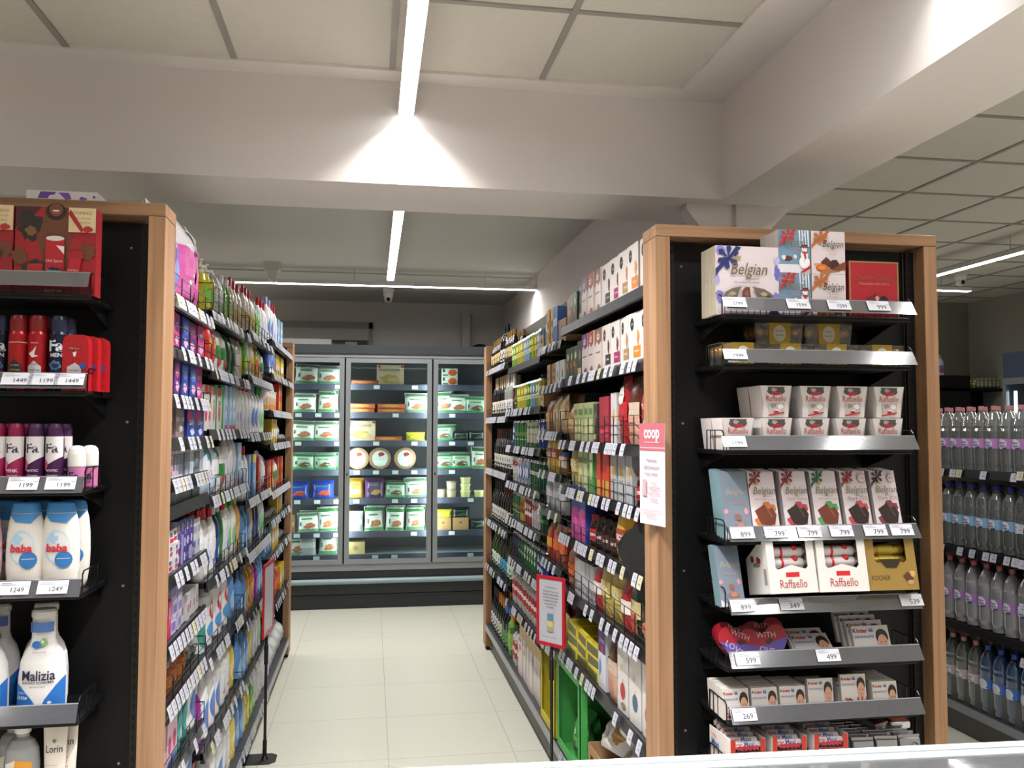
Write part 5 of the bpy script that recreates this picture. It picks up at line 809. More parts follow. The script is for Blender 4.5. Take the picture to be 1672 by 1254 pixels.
bay('L', 1, 3.45, 4.45, [(2.16, 'pinkpaper:0 pumpy:2:2 clearbag:1 greenwash:2:2 redtop:3:2', 1, 3), (1.93, 'redlabelbag:2:2 greenwhitebag:2:2 dkgreenpack:2 clearbag:1 redtop:1', 1, 0), (1.69, 'redyel_pack:3 greenbrush:1 redyel_pack:1 greenbrush:1 bluewhite_box:3 wc_red:2', 1), (1.43, 'detbag:2:2 greenwhitebag:1:2 wc_red:3 bluewhite_box:1', 1, 2),
     (1.11, 'wc_red:3:2 navyb:1:2 greenb:1:2 wc_red:1 wc_green:2:2 orangeb:1', 1, 2), (.81, 'clearwhite:1:2 bigwhite:3:2 bluesoft:1:2', 1, 2), (.47, 'purpleb:1:2 whiteblue:3:2 bleach:2:2 yelsoft:1', 1, 1), (.12, 'bigwhite:2:2 whiteblue:2:2 bleach:2:2 yelsoft:1:2', 1)], .15)
bay('L', 2, 4.45, 5.45, [(2.19, 'redtop:4:2 greenwash:2 wc_red:3', 1, 2), (1.965, 'greenwash:1 redtop:3 yellowgreen:2 greenwhitebag:1', 2, 2), (1.67, 'wc_red:3:2 whiteblue:2 wc_green:2', 1, 0), (1.337, 'whiteblue:1 wc_red:1 yelblue_pack:3 redpack:2 detbag:1', 2, 2), (1.06, 'bluesoft:3:2 orangeb:1:2 navyb:2:2 wc_green:2', 2, 2), (.73, 'bluesoft:2:2 orangeb:3:2 purpleb:1:2 bluesoft:2:2', 1, 1), (.42, 'bluesoft:3:2 yelsoft:1:2 wc_red:2:2 wc_green:1:2', 1), (.12, 'bluesoft:2:2 yelsoft:2:2 greenwash:2 bleach:3:2', 1)], .15)
bay('L', 3, 5.45, 6.75, [(2.25, 'whiteblue:2 wc_red:2 bluewhite_box:2', 2, 0), (2.04, 'navyb:1 whiteblue:2 yellowfig:5', 1, 1), (1.81, 'tub:4:2 redpack:3', 2), (1.60, 'scourer:2 yellowfig:3 crumple:1 scourer:4', 1, 1), (1.30, 'redpack:4 greenwhitebag:2 redpack:4', 2, 1), (1.12, 'scourer:5:2 yellowfig:4', 1, 1), (.90, 'bluesoft:3 yellowfig:4 scourer:3', 1), (.55, 'yellowfig:5:2 orangebag:2 yellowfig:3', 1), (.12, 'wc_red:3 crumple:2:2 crumple:2:2', 0)], .15)
bay('R', 0, 2.762, 4.07, [(2.185, 'cer_orange:2 cer_tan:1 cer_mag:1 cer_black:1 por_brown:1 por_red:1 por_purple:1 tea_dark:1 tea_green:2 orange_tea:1', 0), (1.935, 'cer_orange:2:2 cer_tan:1:2 cer_mag:1:2 cer_black:1:2 por_brown:1:2 por_red:1:2 por_purple:1:2 tea_dark:1 tea_green:3', 1), (1.64, 'coffee_rw:1 coffee_brown:1:2 coffee_red:1 silver_white:1 crimson_box:2 tea_dark:1 palegreen_box:4 nuts:1', 1, 3), (1.425, 'redjar:2 silver_box:2:2 crimson_box:0 silver_box:1 redorange_box:2:2 green_box:1 palegreen_box:2 goldbag:1', 1, 2),
     (1.20, 'redwhitebag:2 yellowbag:1 nescafe:3:2 redjar:1:2 pinkblue:2:2 coffee_brown:0', 1, 2), (.955, 'blackpink:1:2 dkgreenbag:1:2 redwhitebag:1 goldbag:2:2 redwhitebag:1 greywhite_box:5 orangebag:1', 1, 3), (.65, 'bauble_pack:1:2 bauble_blue:1:2 bauble_pack:1 coffee_brown:1 purple_box:1 corny:3:2', 1, 0), (.17, 'bread:0', 1)], .2)
bay('R', 1, 4.07, 4.60, [(2.13, 'kraft_tray:1 blue_box:2 yellow_box:2 blue_box:1', 1), (1.92, 'white_win:2 kraft_small:2:2', 1), (1.68, 'nuts_pale:2:2 nuts:1', 1, 3), (1.475, 'spicejar:3:2 yellowbag:2:2', 1, 2), (1.28, 'silverbag:3:2', 1, 2), (1.02, 'orangebag:2:2 redyellowbag:1', 1, 2), (.60, 'goldbag:2 orangebag:1 yellowbag:1', 1, 1), (.17, 'nuts:0', 0)], .2)
bay('R', 2, 4.60, 5.72, [(2.10, 'kraft_small:1:2 c_lblue:2:3 c_yellow:2:3 c_green:1:3 c_lblue:3:3 c_yellow:3:3 c_green:1:3 c_lime:2:3', 0), (1.82, 'kraft_small:1:2 c_yellow:1:2 c_lime:1:2 c_lblue:2:2 c_green:1:2 c_lime:1:2 c_yellow:4:2 c_heine:1:2 c_darkred:1:2', 1), (1.585, 'c_blue:2:2 c_cream:4:2 c_heine:5:2 c_blue:1:2', 1), (1.35, 'c_soproni:6:2 c_whiteblue:5:2 c_whitered:3:2', 1, 1), (1.12, 'c_dkgreen:2:3 c_whitered:3:3 c_red:3:3 c_gold:2:3 c_heine:4:3', 1), (.86, 'c_blue:3:3 c_greenwhite:5:3 c_dkgreen:3:3 c_purple:3:3', 1), (.57, 'spirit:8:3 spirit:5:3', 1), (.17, 'plain_carton:5:2 pinkwhite_carton:2:2 spirit:3', 0)], .2)
bay('R', 3, 5.72, 6.75, [(2.15, 'c_heine:0 beerbot:4:2 w_dark:2 beerbot:6:2', 2, 2), (1.78, 'w_white:3 w_tan:3:2 w_tan:3', 2, 2), (1.39, 'w_dark:5:2 w_red:3:2', 2, 2), (1.0, 'w_red:5:2 w_dark:4:2', 1, 2), (.65, 'w_green:2:2 w_cyan:3:2 w_green:4:2', 1, 2), (.17, 'oilbot:2:2 w_blue:3:2 w_champ:3:2 w_dark:3:2', 0)], .2)
# ================================================================ tall freezer at the end of the aisle
FY = 8.5; FZ = lambda py, px=630, y=FY: at(px, py, y=y).z
FX = lambda px, y=FY: at(px, 750, y=y).x
FR = M('#8f9496', .35, .3); FD = M('#26292c', .45); FT = M('#33373c', .4); FIN = M('#4a4c54', .6); GL = clear('freezer_glass', '#e6efec', .035, 0, rough=.02)
fz = empty('upright_freezer', (.165, FY, 0)); tag(fz, 'tall three-door glass upright freezer closing the end of the aisle', 'freezer')
ox = .165; xa, xb = -1.165, 1.50; zt, zb = 2.38, .50
zd0, zd1 = FZ(919.5), FZ(586); zg0, zg1 = FZ(912), FZ(593); ztop = 2.547
def F_(name, *boxes, par=fz):
    mb = MB()
    for b_ in boxes: mb.box(b_[0]-ox, b_[1]-ox, b_[2]-FY, b_[3]-FY, b_[4], b_[5], b_[6])
    return mb.obj(name, par)
F_('top_fascia', (xa, xb, 8.46, 9.3, ztop-.085, ztop, FT)); F_('head_panel', (xa, xb, 8.485, 8.6, zd1+.01, ztop-.085, M('#94989a', .4, .2)))
F_('cabinet_back', (xa, xb, 9.25, 9.3, .3, ztop-.085, FIN)); F_('cabinet_side', (xa, xa+.04, 8.52, 9.25, .3, ztop-.085, FIN)); F_('cabinet_side', (xb-.04, xb, 8.52, 9.25, .3, ztop-.085, FIN))
F_('cabinet_floor', (xa, xb, 8.52, 9.25, zd0-.12, zd0-.02, FIN))
F_('sill', (xa, xb, 8.48, 8.54, FZ(930), zd0-.004, M('#8f9394', .4, .2)))
F_('front_panel', (xa, xb, 8.485, 8.56, FZ(968), FZ(930), FD))
mb = MB(); zc = FZ(946.5); mb.tube((xa-ox, 8.455-FY, zc), (xb-ox, 8.455-FY, zc), .026, M('#8fa3a8', .3), 12); mb.obj('bumper_rail', fz)
F_('kick_panel', (xa, xb, 8.50, 8.56, .0, FZ(969.5), FD))
def meshmat():
    mt = bpy.data.materials.new('perforated_grille'); mt.use_nodes = True; nt = mt.node_tree; b = nt.nodes['Principled BSDF']; N = nt.nodes.new; K = nt.links.new
    tc = N('ShaderNodeTexCoord'); mp = N('ShaderNodeMapping'); mp.inputs['Rotation'].default_value = (PI/2, 0, 0); K(tc.outputs['Object'], mp.inputs[0]); br = N('ShaderNodeTexBrick'); br.offset = 0; br.inputs['Scale'].default_value = 1; br.inputs['Brick Width'].default_value = .0125; br.inputs['Row Height'].default_value = .0125; br.inputs['Mortar Size'].default_value = .002
    for n_, c in (('Color1', '#050505'), ('Color2', '#050505'), ('Mortar', '#3a3e40')): br.inputs[n_].default_value = srgb(c)
    K(mp.outputs[0], br.inputs[0]); K(br.outputs[0], b.inputs['Base Color']); b.inputs['Roughness'].default_value = .6; return mt
GR = meshmat(); gx = FX(628); F_('grille', (xa+.02, gx-.025, 8.495, 8.5, FZ(988), FZ(975), GR)); F_('grille', (gx+.02, xb-.02, 8.495, 8.5, FZ(988), FZ(975), GR))
div = [FX(562.3)-.0-.845, FX(562.3), FX(705.5), FX(705.5)+.845]
for k in range(3):
    a, b_ = div[k]+.008, div[k+1]-.008; st = .045
    d_ = F_('door', (a, a+st, 8.47, 8.51, zd0, zd1, FR), (b_-st, b_, 8.47, 8.51, zd0, zd1, FR), (a+st, b_-st, 8.47, 8.51, zd0, zg0, FR), (a+st, b_-st, 8.47, 8.51, zg1, zd1, FR))
    g_ = F_('glass_pane', (a+st, b_-st, 8.488, 8.492, zg0, zg1, GL), par=d_)
    if k: F_('lock', (a+.012, a+.024, 8.462, 8.47, FZ(775), FZ(772), BLK2), par=d_)
    F_('mullion', (div[k+1]-.02, div[k+1]+.02, 8.53, 8.553, zd0, zd1, FD))
ez = emat('freezer_tube', '#e8f4ea', 5)
for k, x in enumerate(div):
    if k in (0, 3): x += .05*(1 if k == 0 else -1)
    F_('lamp_tube', (x-.008, x+.008, 8.554, 8.564, zd0+.1, zd1-.1, ez))
    arealight('freezer_tube_light', (x, 8.568, (zd0+zd1)/2), .03, zd1-zd0-.3, 20, (PI/2, 0, 0), PI, (.96, 1, .97))
fsh = [FZ(p, y=8.69) for p in (628, 674, 720, 767, 814, 868)]+[FZ(905, y=8.69)]
FS = M('#8d949c', .3, .3); SHELVES = []
for z in fsh:
    s_ = F_('shelf', (div[0]+.03, div[3]-.03, 8.71, 9.2, z-.02, z, M('#8a9096', .5))); SHELVES.append(s_)
    F_('ticket_rail', (div[0]+.03, div[3]-.03, 8.695, 8.71, z-.055, z+.004, M('#4a4c5c', .3)), par=s_)
    for x in [div[0]+.2+.19*i for i in range(12)]:
        if random.random() < .6:
            mb = MB(); mb.box(x-.03-ox, x+.03-ox, 8.689-FY, 8.6945-FY, z-.045, z-.008, M('#c8d0d4', .5)); mb.obj('price_ticket', s_)
def fbag(key, w_, h, top, body, food, desc, bot=None, d=.1, seed=1):
    sh = [('r', -.5, .8, .5, .97, top), ('b', .1, .3, .3, .18, food, seed), ('b', -.05, .24, .22, .1, food, seed+3), ('r', -.3, .62, .2, .68, '#4a7a50'), ('r', -.38, .3, -.32, .5, '#3a4a44')]
    if bot: sh.append(('r', -.5, .03, .5, .13, bot))
    bg(key, 'frozen_bag', w_, d, h, body, sh, desc, seed)
fbag('f_white', .24, .20, '#6a9472', '#d4d6d2', '#a8684e', 'white and green frozen food bag', '#6fa47a', seed=3); fbag('f_green', .24, .17, '#3f7a4e', '#9db3a2', '#6a4a3a', 'green frozen food bag', '#3fa860', seed=5); fbag('f_tall', .19, .24, '#478a50', '#d2d6d2', '#b0704a', 'pale frozen vegetable bag with green top', '#57a062', seed=8)
fbag('f_blue', .22, .18, '#2a3f9f', '#2c44a8', '#a84a34', 'blue frozen pack with white panel', None, seed=9); fbag('f_orange', .2, .22, '#c88a2a', '#d0a048', '#c9b48a', 'orange frozen potato bag', None, seed=12); fbag('f_purple', .2, .2, '#4a2a5a', '#5a3a68', '#a88a4a', 'purple frozen bag', None, seed=14); fbag('f_yellow', .2, .09, '#c9c03a', '#d0c83c', '#a8a030', 'flat yellow frozen pack', None, seed=15); fbag('f_black', .2, .11, '#1c2024', '#24282c', '#3a4a40', 'black frozen pack', None, seed=16)
bx('pizza_flat', 'pizza_box', .27, .27, .045, '#a85a3a', [('b', 0, .5, .45, .4, '#c88a4a', 5), ('r', -.5, .85, .5, 1, '#8a2a24')], 'frozen pizza box lying flat', 'pizza box'); bx('pizza_stand', 'pizza_box', .27, .04, .20, '#c8b498', [('t', 'Ristorante', -.05, .78, .8, '#3a3430', dict(shear=.3)), ('b', 0, .3, .46, .26, '#b8985a', 5), ('b', .1, .25, .3, .15, '#c8b07a', 7), ('b', -.42, .92, .08, .06, '#a02a2c', 3), ('b', .44, .92, .08, .06, '#a02a2c', 4)], 'frozen pizza box with script lettering', 'pizza box')
bx('meal_box', 'meal_box', .16, .12, .085, '#b8c0b4', [('e', .18, .5, .28, .4, '#b0522a'), ('r', -.45, .55, -.3, .95, '#3a4440'), ('r', -.45, .1, -.1, .3, '#5a6460')], 'white frozen meal box with orange dish'); bx('brown_box', 'carton', .18, .14, .12, '#a8946a', [('e', 0, .5, .15, .2, '#8a7850')], 'small brown cardboard box')
mkbottle('cake', 'round_cake', [(.01, .0), (.1, .004), (.108, .02), (.1, .045), (.01, .05)], [M('#b08a68', .4)]*2+[M('#d0c8b8', .3)]*2, n=20); P['cake']['cat'] = 'cake'
mb = MB(); mb.lathe([(.108, -.02), (.112, 0), (.108, .02)], M('#a88466', .4), 20); mb.xf(Matrix.Translation((0, 0, .11)) @ Matrix.Rotation(PI/2, 4, 'X')); art(mb, [('e', 0, .5, .36, .38, '#cfd8d8'), ('p', [(-.32, .42), (.32, .42), (.25, .2), (-.25, .2)], '#dfe6e8'), ('b', .05, .68, .18, .12, '#a03a2c', 3)], .22, .22, lambda x, z: -.022); kind('cake', 'round_pizza', 'frozen pizza', .225, .045, .22, mb); D('cake', 'round wrapped frozen pizza')
mkbottle('icetub', 'ice_cream_tub', [(.045, 0), (.05, .05), (.054, .052), (.054, .065)], [M('#c9c48a', .3), M('#d8d4a0', .3), M('#d8d4a0', .3)], n=14); P['icetub']['cat'] = 'tub'; D('icetub', 'yellow ice cream tub'); mkbottle('icetub2', 'ice_cream_tub', [(.045, 0), (.05, .06), (.054, .062), (.05, .08)], [M('#b8a890', .3), M('#d4ccbc', .3), M('#8a8478', .3)], n=14); P['icetub2']['cat'] = 'tub'; D('icetub2', 'cream-coloured ice cream tub')
FSTOCK = [  # shelf, door, px centre, kind, extra z
    (0, 0, 500, 'f_white', 0), (0, 0, 534, 'f_white', 0), (0, 1, 596, 'pizza_flat', 0), (0, 1, 636, 'pizza_stand', 0), (0, 2, 733, 'meal_box', 0), (0, 2, 733, 'meal_box', .087), 
    (1, 0, 496, 'f_white', 0), (1, 0, 532, 'f_tall', 0), (1, 1, 590, 'pizza_flat', 0), (1, 1, 590, 'pizza_flat', .047), (1, 1, 636, 'pizza_flat', 0), (1, 1, 636, 'pizza_flat', .047), (1, 1, 679, 'f_white', 0), (1, 2, 724, 'f_tall', 0), (1, 2, 745, 'f_white', 0), (1, 2, 776, 'f_green', 0),
    (2, 0, 494, 'f_white', 0), (2, 0, 530, 'f_white', 0), (2, 1, 590, 'pizza_stand', 0), (2, 1, 634, 'pizza_flat', 0), (2, 1, 678, 'f_yellow', 0), (2, 2, 724, 'f_green', 0), (2, 2, 752, 'f_black', 0), (2, 2, 778, 'f_black', 0),
    (3, 0, 496, 'f_green', 0), (3, 0, 530, 'f_green', 0), (3, 1, 585, 'cake', 0), (3, 1, 620, 'cake', 0), (3, 1, 661, 'cake', 0), (3, 2, 726, 'f_green', 0), (3, 2, 752, 'f_green', 0), (3, 2, 782, 'f_tall', 0),
    (4, 0, 488, 'f_blue', 0), (4, 0, 528, 'f_blue', 0), (4, 1, 580, 'f_orange', 0), (4, 1, 612, 'f_purple', 0), (4, 1, 646, 'f_green', 0), (4, 1, 680, 'f_white', 0), (4, 2, 720, 'icetub2', 0), (4, 2, 737, 'icetub2', 0), (4, 2, 737, 'icetub2', .082), (4, 2, 760, 'icetub', 0), (4, 2, 760, 'icetub', .067), (4, 2, 760, 'icetub', .134), (4, 2, 782, 'icetub', 0),
    (5, 0, 472, 'nuts', 0), (5, 0, 506, 'f_white', 0), (5, 0, 536, 'f_tall', 0), (5, 1, 580, 'silverbag', 0), (5, 1, 612, 'f_tall', 0), (5, 1, 645, 'f_tall', 0), (5, 1, 678, 'f_tall', 0), (5, 2, 723, 'kraft_tray', 0), (5, 2, 752, 'kraft_tray', 0), (5, 2, 780, 'f_black', 0), (5, 2, 724, 'f_yellow', .12), (5, 2, 752, 'f_black', .12),
    (6, 0, 488, 'f_white', 0), (6, 0, 504, 'silverbag', 0), (6, 0, 537, 'f_tall', 0), (6, 1, 582, 'brown_box', 0)]
SN = ['top', 'second', 'third', 'fourth', 'fifth', 'sixth', 'lowest']; cc = {}
for (s_, dr, px, k, dz) in FSTOCK:
    q = P[k]; lv = ' upper one' if dz else ''; kk_ = (s_, dr, k); cc[kk_] = cc.get(kk_, 0)+1
    put(k, (FX(px, 8.80), 8.73+q['d']/2+.01, fsh[s_]+.001+dz), random.uniform(-.12, .12), '%s, %s on %s freezer shelf, door %s' % (DESC[k], ORD[cc[kk_]-1], SN[s_], ['one', 'two', 'three'][dr]), 'goods on the %s freezer shelf' % SN[s_], tilt=random.uniform(-.16, 0) if k[:2] == 'f_' and not dz else 0, rx=random.uniform(-.05, .05) if k in ('f_white', 'f_tall', 'f_green') else 0, sc=random.uniform(.9, 1.02) if k[:2] == 'f_' else 1)
    if not dz and k in ('f_white', 'f_tall', 'f_green'): put(k, (FX(px, 8.80)+.02, 8.73+q['d']*1.5+.03, fsh[s_]+.001), random.uniform(-.1, .1), '%s, behind the %s, %s shelf, door %s' % (DESC[k], ORD[cc[kk_]-1], SN[s_], ['one', 'two', 'three'][dr]), 'goods on the %s freezer shelf' % SN[s_])
# on top of the freezer
a = at(452, 560, y=8.9); b_ = at(541, 560, y=8.9); zc = at(500, 553, y=8.9).z
mb = MB(); mb.box(a.x, b_.x, 8.9, 9.2, ztop, zc, M('#b9b8b4', .5))
for k in range(4):
    c = at(508+9*k, 566, y=8.9).x; n = 12; mb.add([(c+.026*math.cos(PI*j/n), 8.899, ztop+.012+.03*math.sin(PI*j/n)) for j in range(n+1)], [tuple(range(n+1))], BLK)
tag(mb.obj('plastic_crate'), 'white crate with round holes lying on top of the freezer', 'crate')
mb = MB(); a = at(785, 566, y=8.9); mb.ball((a.x, 8.95, ztop+.025), .1, M('#101014', .5), 10, 6, .55); mb.ball((a.x-.12, 8.95, ztop+.02), .055, M('#1a1c3a', .5), 8, 5, .5); tag(mb.obj('dark_bag'), 'dark cloth bag lying on top of the freezer near oak frame', 'bag')
mb = MB(); a = at(663, 567, y=8.8); b_ = at(720, 567, y=8.8); mb.box(a.x, b_.x, 8.8, 8.95, ztop, ztop+.03, M('#a8a8a8', .4)); tag(mb.obj('metal_tray'), 'thin grey tray lying on top of the freezer', 'tray')
# ================================================================ sign stands in the aisle
RED = M('#b01c2c', .35)
def stand(foot, c0, c1, z0, z1, label, front, plate_dx):
    """foot on the floor; frame spans c0..c1 (x,y)"""
    r = empty('sign_stand', (foot[0], foot[1], 0)); tag(r, label, 'sign', 'red framed stands'); o = Vector((foot[0], foot[1], 0))
    mb = MB(); w_ = .075; mb.v = []; pts = [(-plate_dx[0], -w_), (plate_dx[1]-.03, -w_), (plate_dx[1], -w_+.03), (plate_dx[1], w_-.03), (plate_dx[1]-.03, w_), (-plate_dx[0], w_)]; n = len(pts)
    mb.add([(x, y, 0) for x, y in pts]+[(x, y, .004) for x, y in pts], [tuple(range(n-1, -1, -1)), tuple(range(n, 2*n))]+[(k, (k+1) % n, n+(k+1) % n, n+k) for k in range(n)], M('#1c1d1e', .5)); mb.obj('base_plate', r)
    mb = MB(); mb.lathe([(.02, .004), (.011, .02), (.011, .1), (.0075, .101), (.0075, z0-.16), (.011, z0-.155), (.011, z0-.06), (.0075, z0-.055), (.0075, z0+.02)], BLK2, 12); mb.obj('pole', r)
    a = Vector((c0[0], c0[1], 0))-o; b_ = Vector((c1[0], c1[1], 0))-o; u = (b_-a).normalized(); nrm = Vector((u.y, -u.x, 0)); W = (b_-a).length; h = z1-z0
    fr = MB(); t = .016
    for q in ((-W/2, -W/2+t, 0, h), (W/2-t, W/2, 0, h), (-W/2+t, W/2-t, 0, t), (-W/2+t, W/2-t, h-t, h)): fr.box(q[0], q[1], -.005, .005, q[2], q[3], RED)
    pn = MB(); pn.box(-W/2+t, W/2-t, -.0025, .0025, t, h-t, M('#b4b3bc', .35)); 
    if front: art(pn, front, W-2*t, h, lambda x, z: -.0028)
    ang = math.atan2(u.y, u.x); c = (a+b_)/2
    for nm, m_ in (('red_frame', fr), ('poster', pn)):
        o_ = m_.obj(nm, r, (c.x, c.y, z0)); o_.rotation_euler = (0, 0, ang)
txt = [('t', s, 0, v, w_, '#55525c', dict(bold=.01)) for s, v, w_ in (('Kedves Vásárlóink!', .84, .5), ('Tájékoztatjuk Önöket, hogy', .78, .72), ('üvegek visszaváltása', .735, .7), ('az üzletben lehetséges', .69, .66), ('a nyitvatartás ideje', .645, .6), ('alatt minden nap', .60, .5), ('Köszönjük', .555, .3))]+[('r', -.14, .2, .14, .47, '#8f9a84'), ('r', -.12, .34, .12, .46, '#5a84a4'), ('r', -.12, .28, .12, .36, '#c9b96a'), ('r', -.1, .22, .1, .27, '#a89a84'), ('t', 'Megértésüket köszönjük', 0, .13, .6, '#6a6870')]
p0 = at(877, 990, y=4.02); p1 = at(923, 1005, y=3.88)
stand((.835, 3.96), (p0.x, p0.y), (p1.x, p1.y), at(880, 1056, y=3.95).z, at(900, 941, y=3.95).z, 'red framed notice on a black pole beside the grocery shelving', txt, (.12, .12))
f0 = at(432, 1240, z=0); p0 = at(430, 980, y=4.62); p1 = at(446, 980, y=4.90)
stand((f0.x, f0.y), (p0.x, p0.y), (p1.x, p1.y), at(438, 1035, y=4.74).z, at(438, 918, y=4.74).z, 'red framed sign seen edge-on beside the household shelving', None, (.17, .06))
# paper notice on the oak post
mb = MB(); W, h = .165, .375; mb.box(-W/2, W/2, -.0006, .0006, 0, h, M('#d0c6cc', .5))
art(mb, [('r', -.5, .765, .5, 1, '#b0606c'), ('r', -.5, .73, .5, .755, '#b0606c'), ('t', 'coop', 0, .875, .62, '#dcd0d2', dict(bold=.03, tall=1.3)), ('r', -.3, .93, .3, .934, '#dcd0d2'), ('r', -.3, .81, .3, .814, '#dcd0d2'), ('t', 'Használja', 0, .63, .42, '#6a6470'), ('t', '100 forintért', 0, .565, .62, '#6a6470'), ('t', 'kosár helyett', 0, .50, .5, '#6a6470'), ('r', -.36, .28, -.2, .44, '#c49aa2'), ('t', 'Az Ön', .1, .42, .2, '#c06a78'), ('t', 'segítségével', .12, .365, .44, '#c06a78'), ('t', 'együtt tenni', .12, .31, .44, '#c06a78'), ('t', 'tudunk', .1, .255, .3, '#c06a78'), ('t', 'Köszönjük, hogy velünk vásárol', 0, .14, .8, '#9a8a94'), ('t', 'üdvözlettel', 0, .1, .4, '#9a8a94')], W, h, lambda x, z: -.0009)
a = at(1045, 770, y=2.70); b_ = at(1086, 775, y=2.56); o = mb.obj('paper_notice', None, ((a.x+b_.x)/2, (a.y+b_.y)/2, at(1086, 861, y=2.56).z)); o.rotation_euler = (0, 0, math.atan2(b_.y-a.y, b_.x-a.x)); o.scale = ((b_-a).xy.length/W, 1, (at(1083, 691, y=2.56).z-o.location.z)/h)
tag(o, 'tall white and pink paper notice taped to the oak post', 'notice')
# black folded cloth hanging in the grocery shelving by the post
mb = MB(); P3 = [at(1052, 852, y=2.80), at(1022, 868, y=2.95), at(1008, 888, y=3.02), at(1010, 905, y=3.02), at(1030, 945, y=2.90), at(1052, 990, y=2.80)]; n = len(P3)
mb.add([tuple(p) for p in P3]+[(p.x+.09, p.y+.03, p.z-.01) for p in P3], [tuple(range(n)), tuple(range(2*n-1, n-1, -1))]+[(k, n+k, n+(k+1) % n, (k+1) % n) for k in range(n)], M('#050505', .7)); tag(mb.obj('folded_cloth'), 'black folded cloth hanging in the grocery shelving beside the post', 'cloth')
# ================================================================ display cartons on the lowest grocery shelf
def opencarton(y0, y1, x0, x1, z0, h, col, band, label, goods, n, gl):
    r = empty('display_box', (x0, (y0+y1)/2, z0)); tag(r, label, 'carton', 'open display cartons'); t = .004; e = .035; Lh = (y1-y0)/2; D_ = x1-x0; m_ = M(col, .5); mb = MB()
    mb.box(0, D_, -Lh, Lh, 0, t, m_); mb.box(D_-t, D_, -Lh, Lh, 0, h, M(band, .6)); mb.box(0, D_, Lh-t, Lh, 0, h, m_)
    for q in ((-Lh, -Lh+e, 0, h), (Lh-e, Lh, 0, h), (-Lh+e, Lh-e, 0, e*1.4), (-Lh+e, Lh-e, h-e, h)): mb.box(0, t, q[0], q[1], q[2], q[3], m_)
    for q in ((0, e, 0, h), (D_-e, D_, 0, h), (e, D_-e, 0, e*1.6), (e, D_-e, h-e*.6, h)): mb.box(q[0], q[1], -Lh, -Lh+t, q[2], q[3], m_)
    mb.obj('carton', r)
    for k in range(n): put(goods, (x0+.07+.07*(k % 2), y0+.09+(y1-y0-.18)*k/max(1, n-1), z0+.005), -PI/2+random.uniform(-.4, .4), '%s, %s from the near end of its carton' % (gl, ORD[k]), gl, rx=random.uniform(-.2, .2), sc=.95)
pouch('yelpack', .13, .2, '#a89a1e', '#c0b43a', 'yellow bagged snack', None, [('b', 0, .3, .3, .16, '#6a4a3a', 3)], seed=41); pouch('grnpack', .13, .2, '#2a8a30', '#3fa04a', 'green bagged snack', None, [('e', .1, .7, .14, .08, '#c8d0c8'), ('b', 0, .3, .3, .18, '#7a5a4a', 3)], seed=42)
opencarton(4.22, 4.58, .905, 1.20, .203, .42, '#c4b42a', '#8a7a20', 'yellow open display carton next to the white tall cartons', 'yelpack', 4, 'yellow bagged snack')
opencarton(3.70, 4.16, .905, 1.20, .203, .43, '#3f9a4a', '#6a4a30', 'bright green open display carton on the lowest grocery shelf', 'grnpack', 4, 'green bagged snack')
opencarton(2.95, 3.62, .92, 1.25, .203, .20, '#9a7650', '#8a6644', 'low brown open carton with white bread bags', 'bread', 5, 'white bread bag')
for k, (x, y, z, rz) in enumerate(((1.0, 3.45, .41, .3), (.99, 3.2, .41, -.4), (1.03, 3.32, .50, .1))): put('bread', (x, y, z), -PI/2+rz, 'white plastic bag of bread heaped over the brown carton, %s' % ['farther one', 'nearer one', 'top one'][k], 'heaped bread bags', tilt=-.5)
a = at(849, 1030, x=.888); b_ = at(884, 1084, x=.888); mb = MB(); mb.box(.886, .889, b_.y, a.y, .50, .565, M('#a38a62', .6)); tag(mb.obj('cardboard_strip'), 'long brown cardboard tray edge in front of the white cartons', 'cardboard')
# ================================================================ side aisle: water and juice shelving
def water(key, tint, cap, lab, lab2, txt, desc, body=.0, h=.365, r=.046):
    cm = clear('plastic_'+key, tint, .2, body+.14, tint if body else '#d8dcde', .06)
    mb = MB(); pf = [(r*.8, 0), (r*.95, .008), (r*.92, .03), (r, .05), (r, h*.62), (r*.93, h*.66), (r, h*.7), (r*.85, h*.8), (r*.5, h*.89), (r*.3, h*.92), (r*.3, h*.945)]; mb.lathe(pf, cm, 16)
    mb.lathe([(r*1.005, h*.36), (r*1.008, h*.365), (r*1.008, h*.5), (r*1.005, h*.505)], M(lab, .4), 16, cap=False)
    sf = lambda x, z: -r*1.02*math.sqrt(1-min(.96, abs(x)/r)**2)-.0005
    art(mb, [('e', 0, .43, .3, .075, '#d8d4e0'), ('t', txt[0], 0, .45, .46, lab2, dict(bold=.02)), ('t', txt[1], .05, .40, .36, lab2, dict(bold=.02)), ('r', .05, .362, .3, .38, lab2)], 2*r, h, sf, nx=8, eps=.0005)
    cp = MB(); cp.lathe([(r*.34, h*.935), (r*.34, h-.004), (r*.3, h)], M(cap, .35), 12); kind(key, 'water_bottle', 'bottle', 2*r, 2*r, h, None, [('bottle_body', mb), ('cap', cp)]); D(key, desc)
water('wt_pink', '#d8dad8', '#d08a94', '#b884c0', '#4a2a80', ('Natur', 'aqua'), 'clear water bottle with pink label'); water('wt_mag', '#d4d8d4', '#a0245a', '#c8c4c8', '#b8404c', ('coop', 'viz'), 'clear water bottle with magenta cap')
water('wt_blue', '#d2d8d8', '#2a3a9a', '#7fa8cc', '#2a3a80', ('Natur', 'aqua'), 'clear water bottle with blue label'); water('wt_dora', '#8fa8b8', '#c88a94', '#a8c4d0', '#3a5a7a', ('THEO', 'DORA'), 'bluish water bottle with pale label'); water('wt_cloud', '#c4c4cc', '#c86a72', '#9a70a8', '#4a2a80', ('Natur', 'aqua'), 'cloudy wrapped water bottle with purple label', .3)
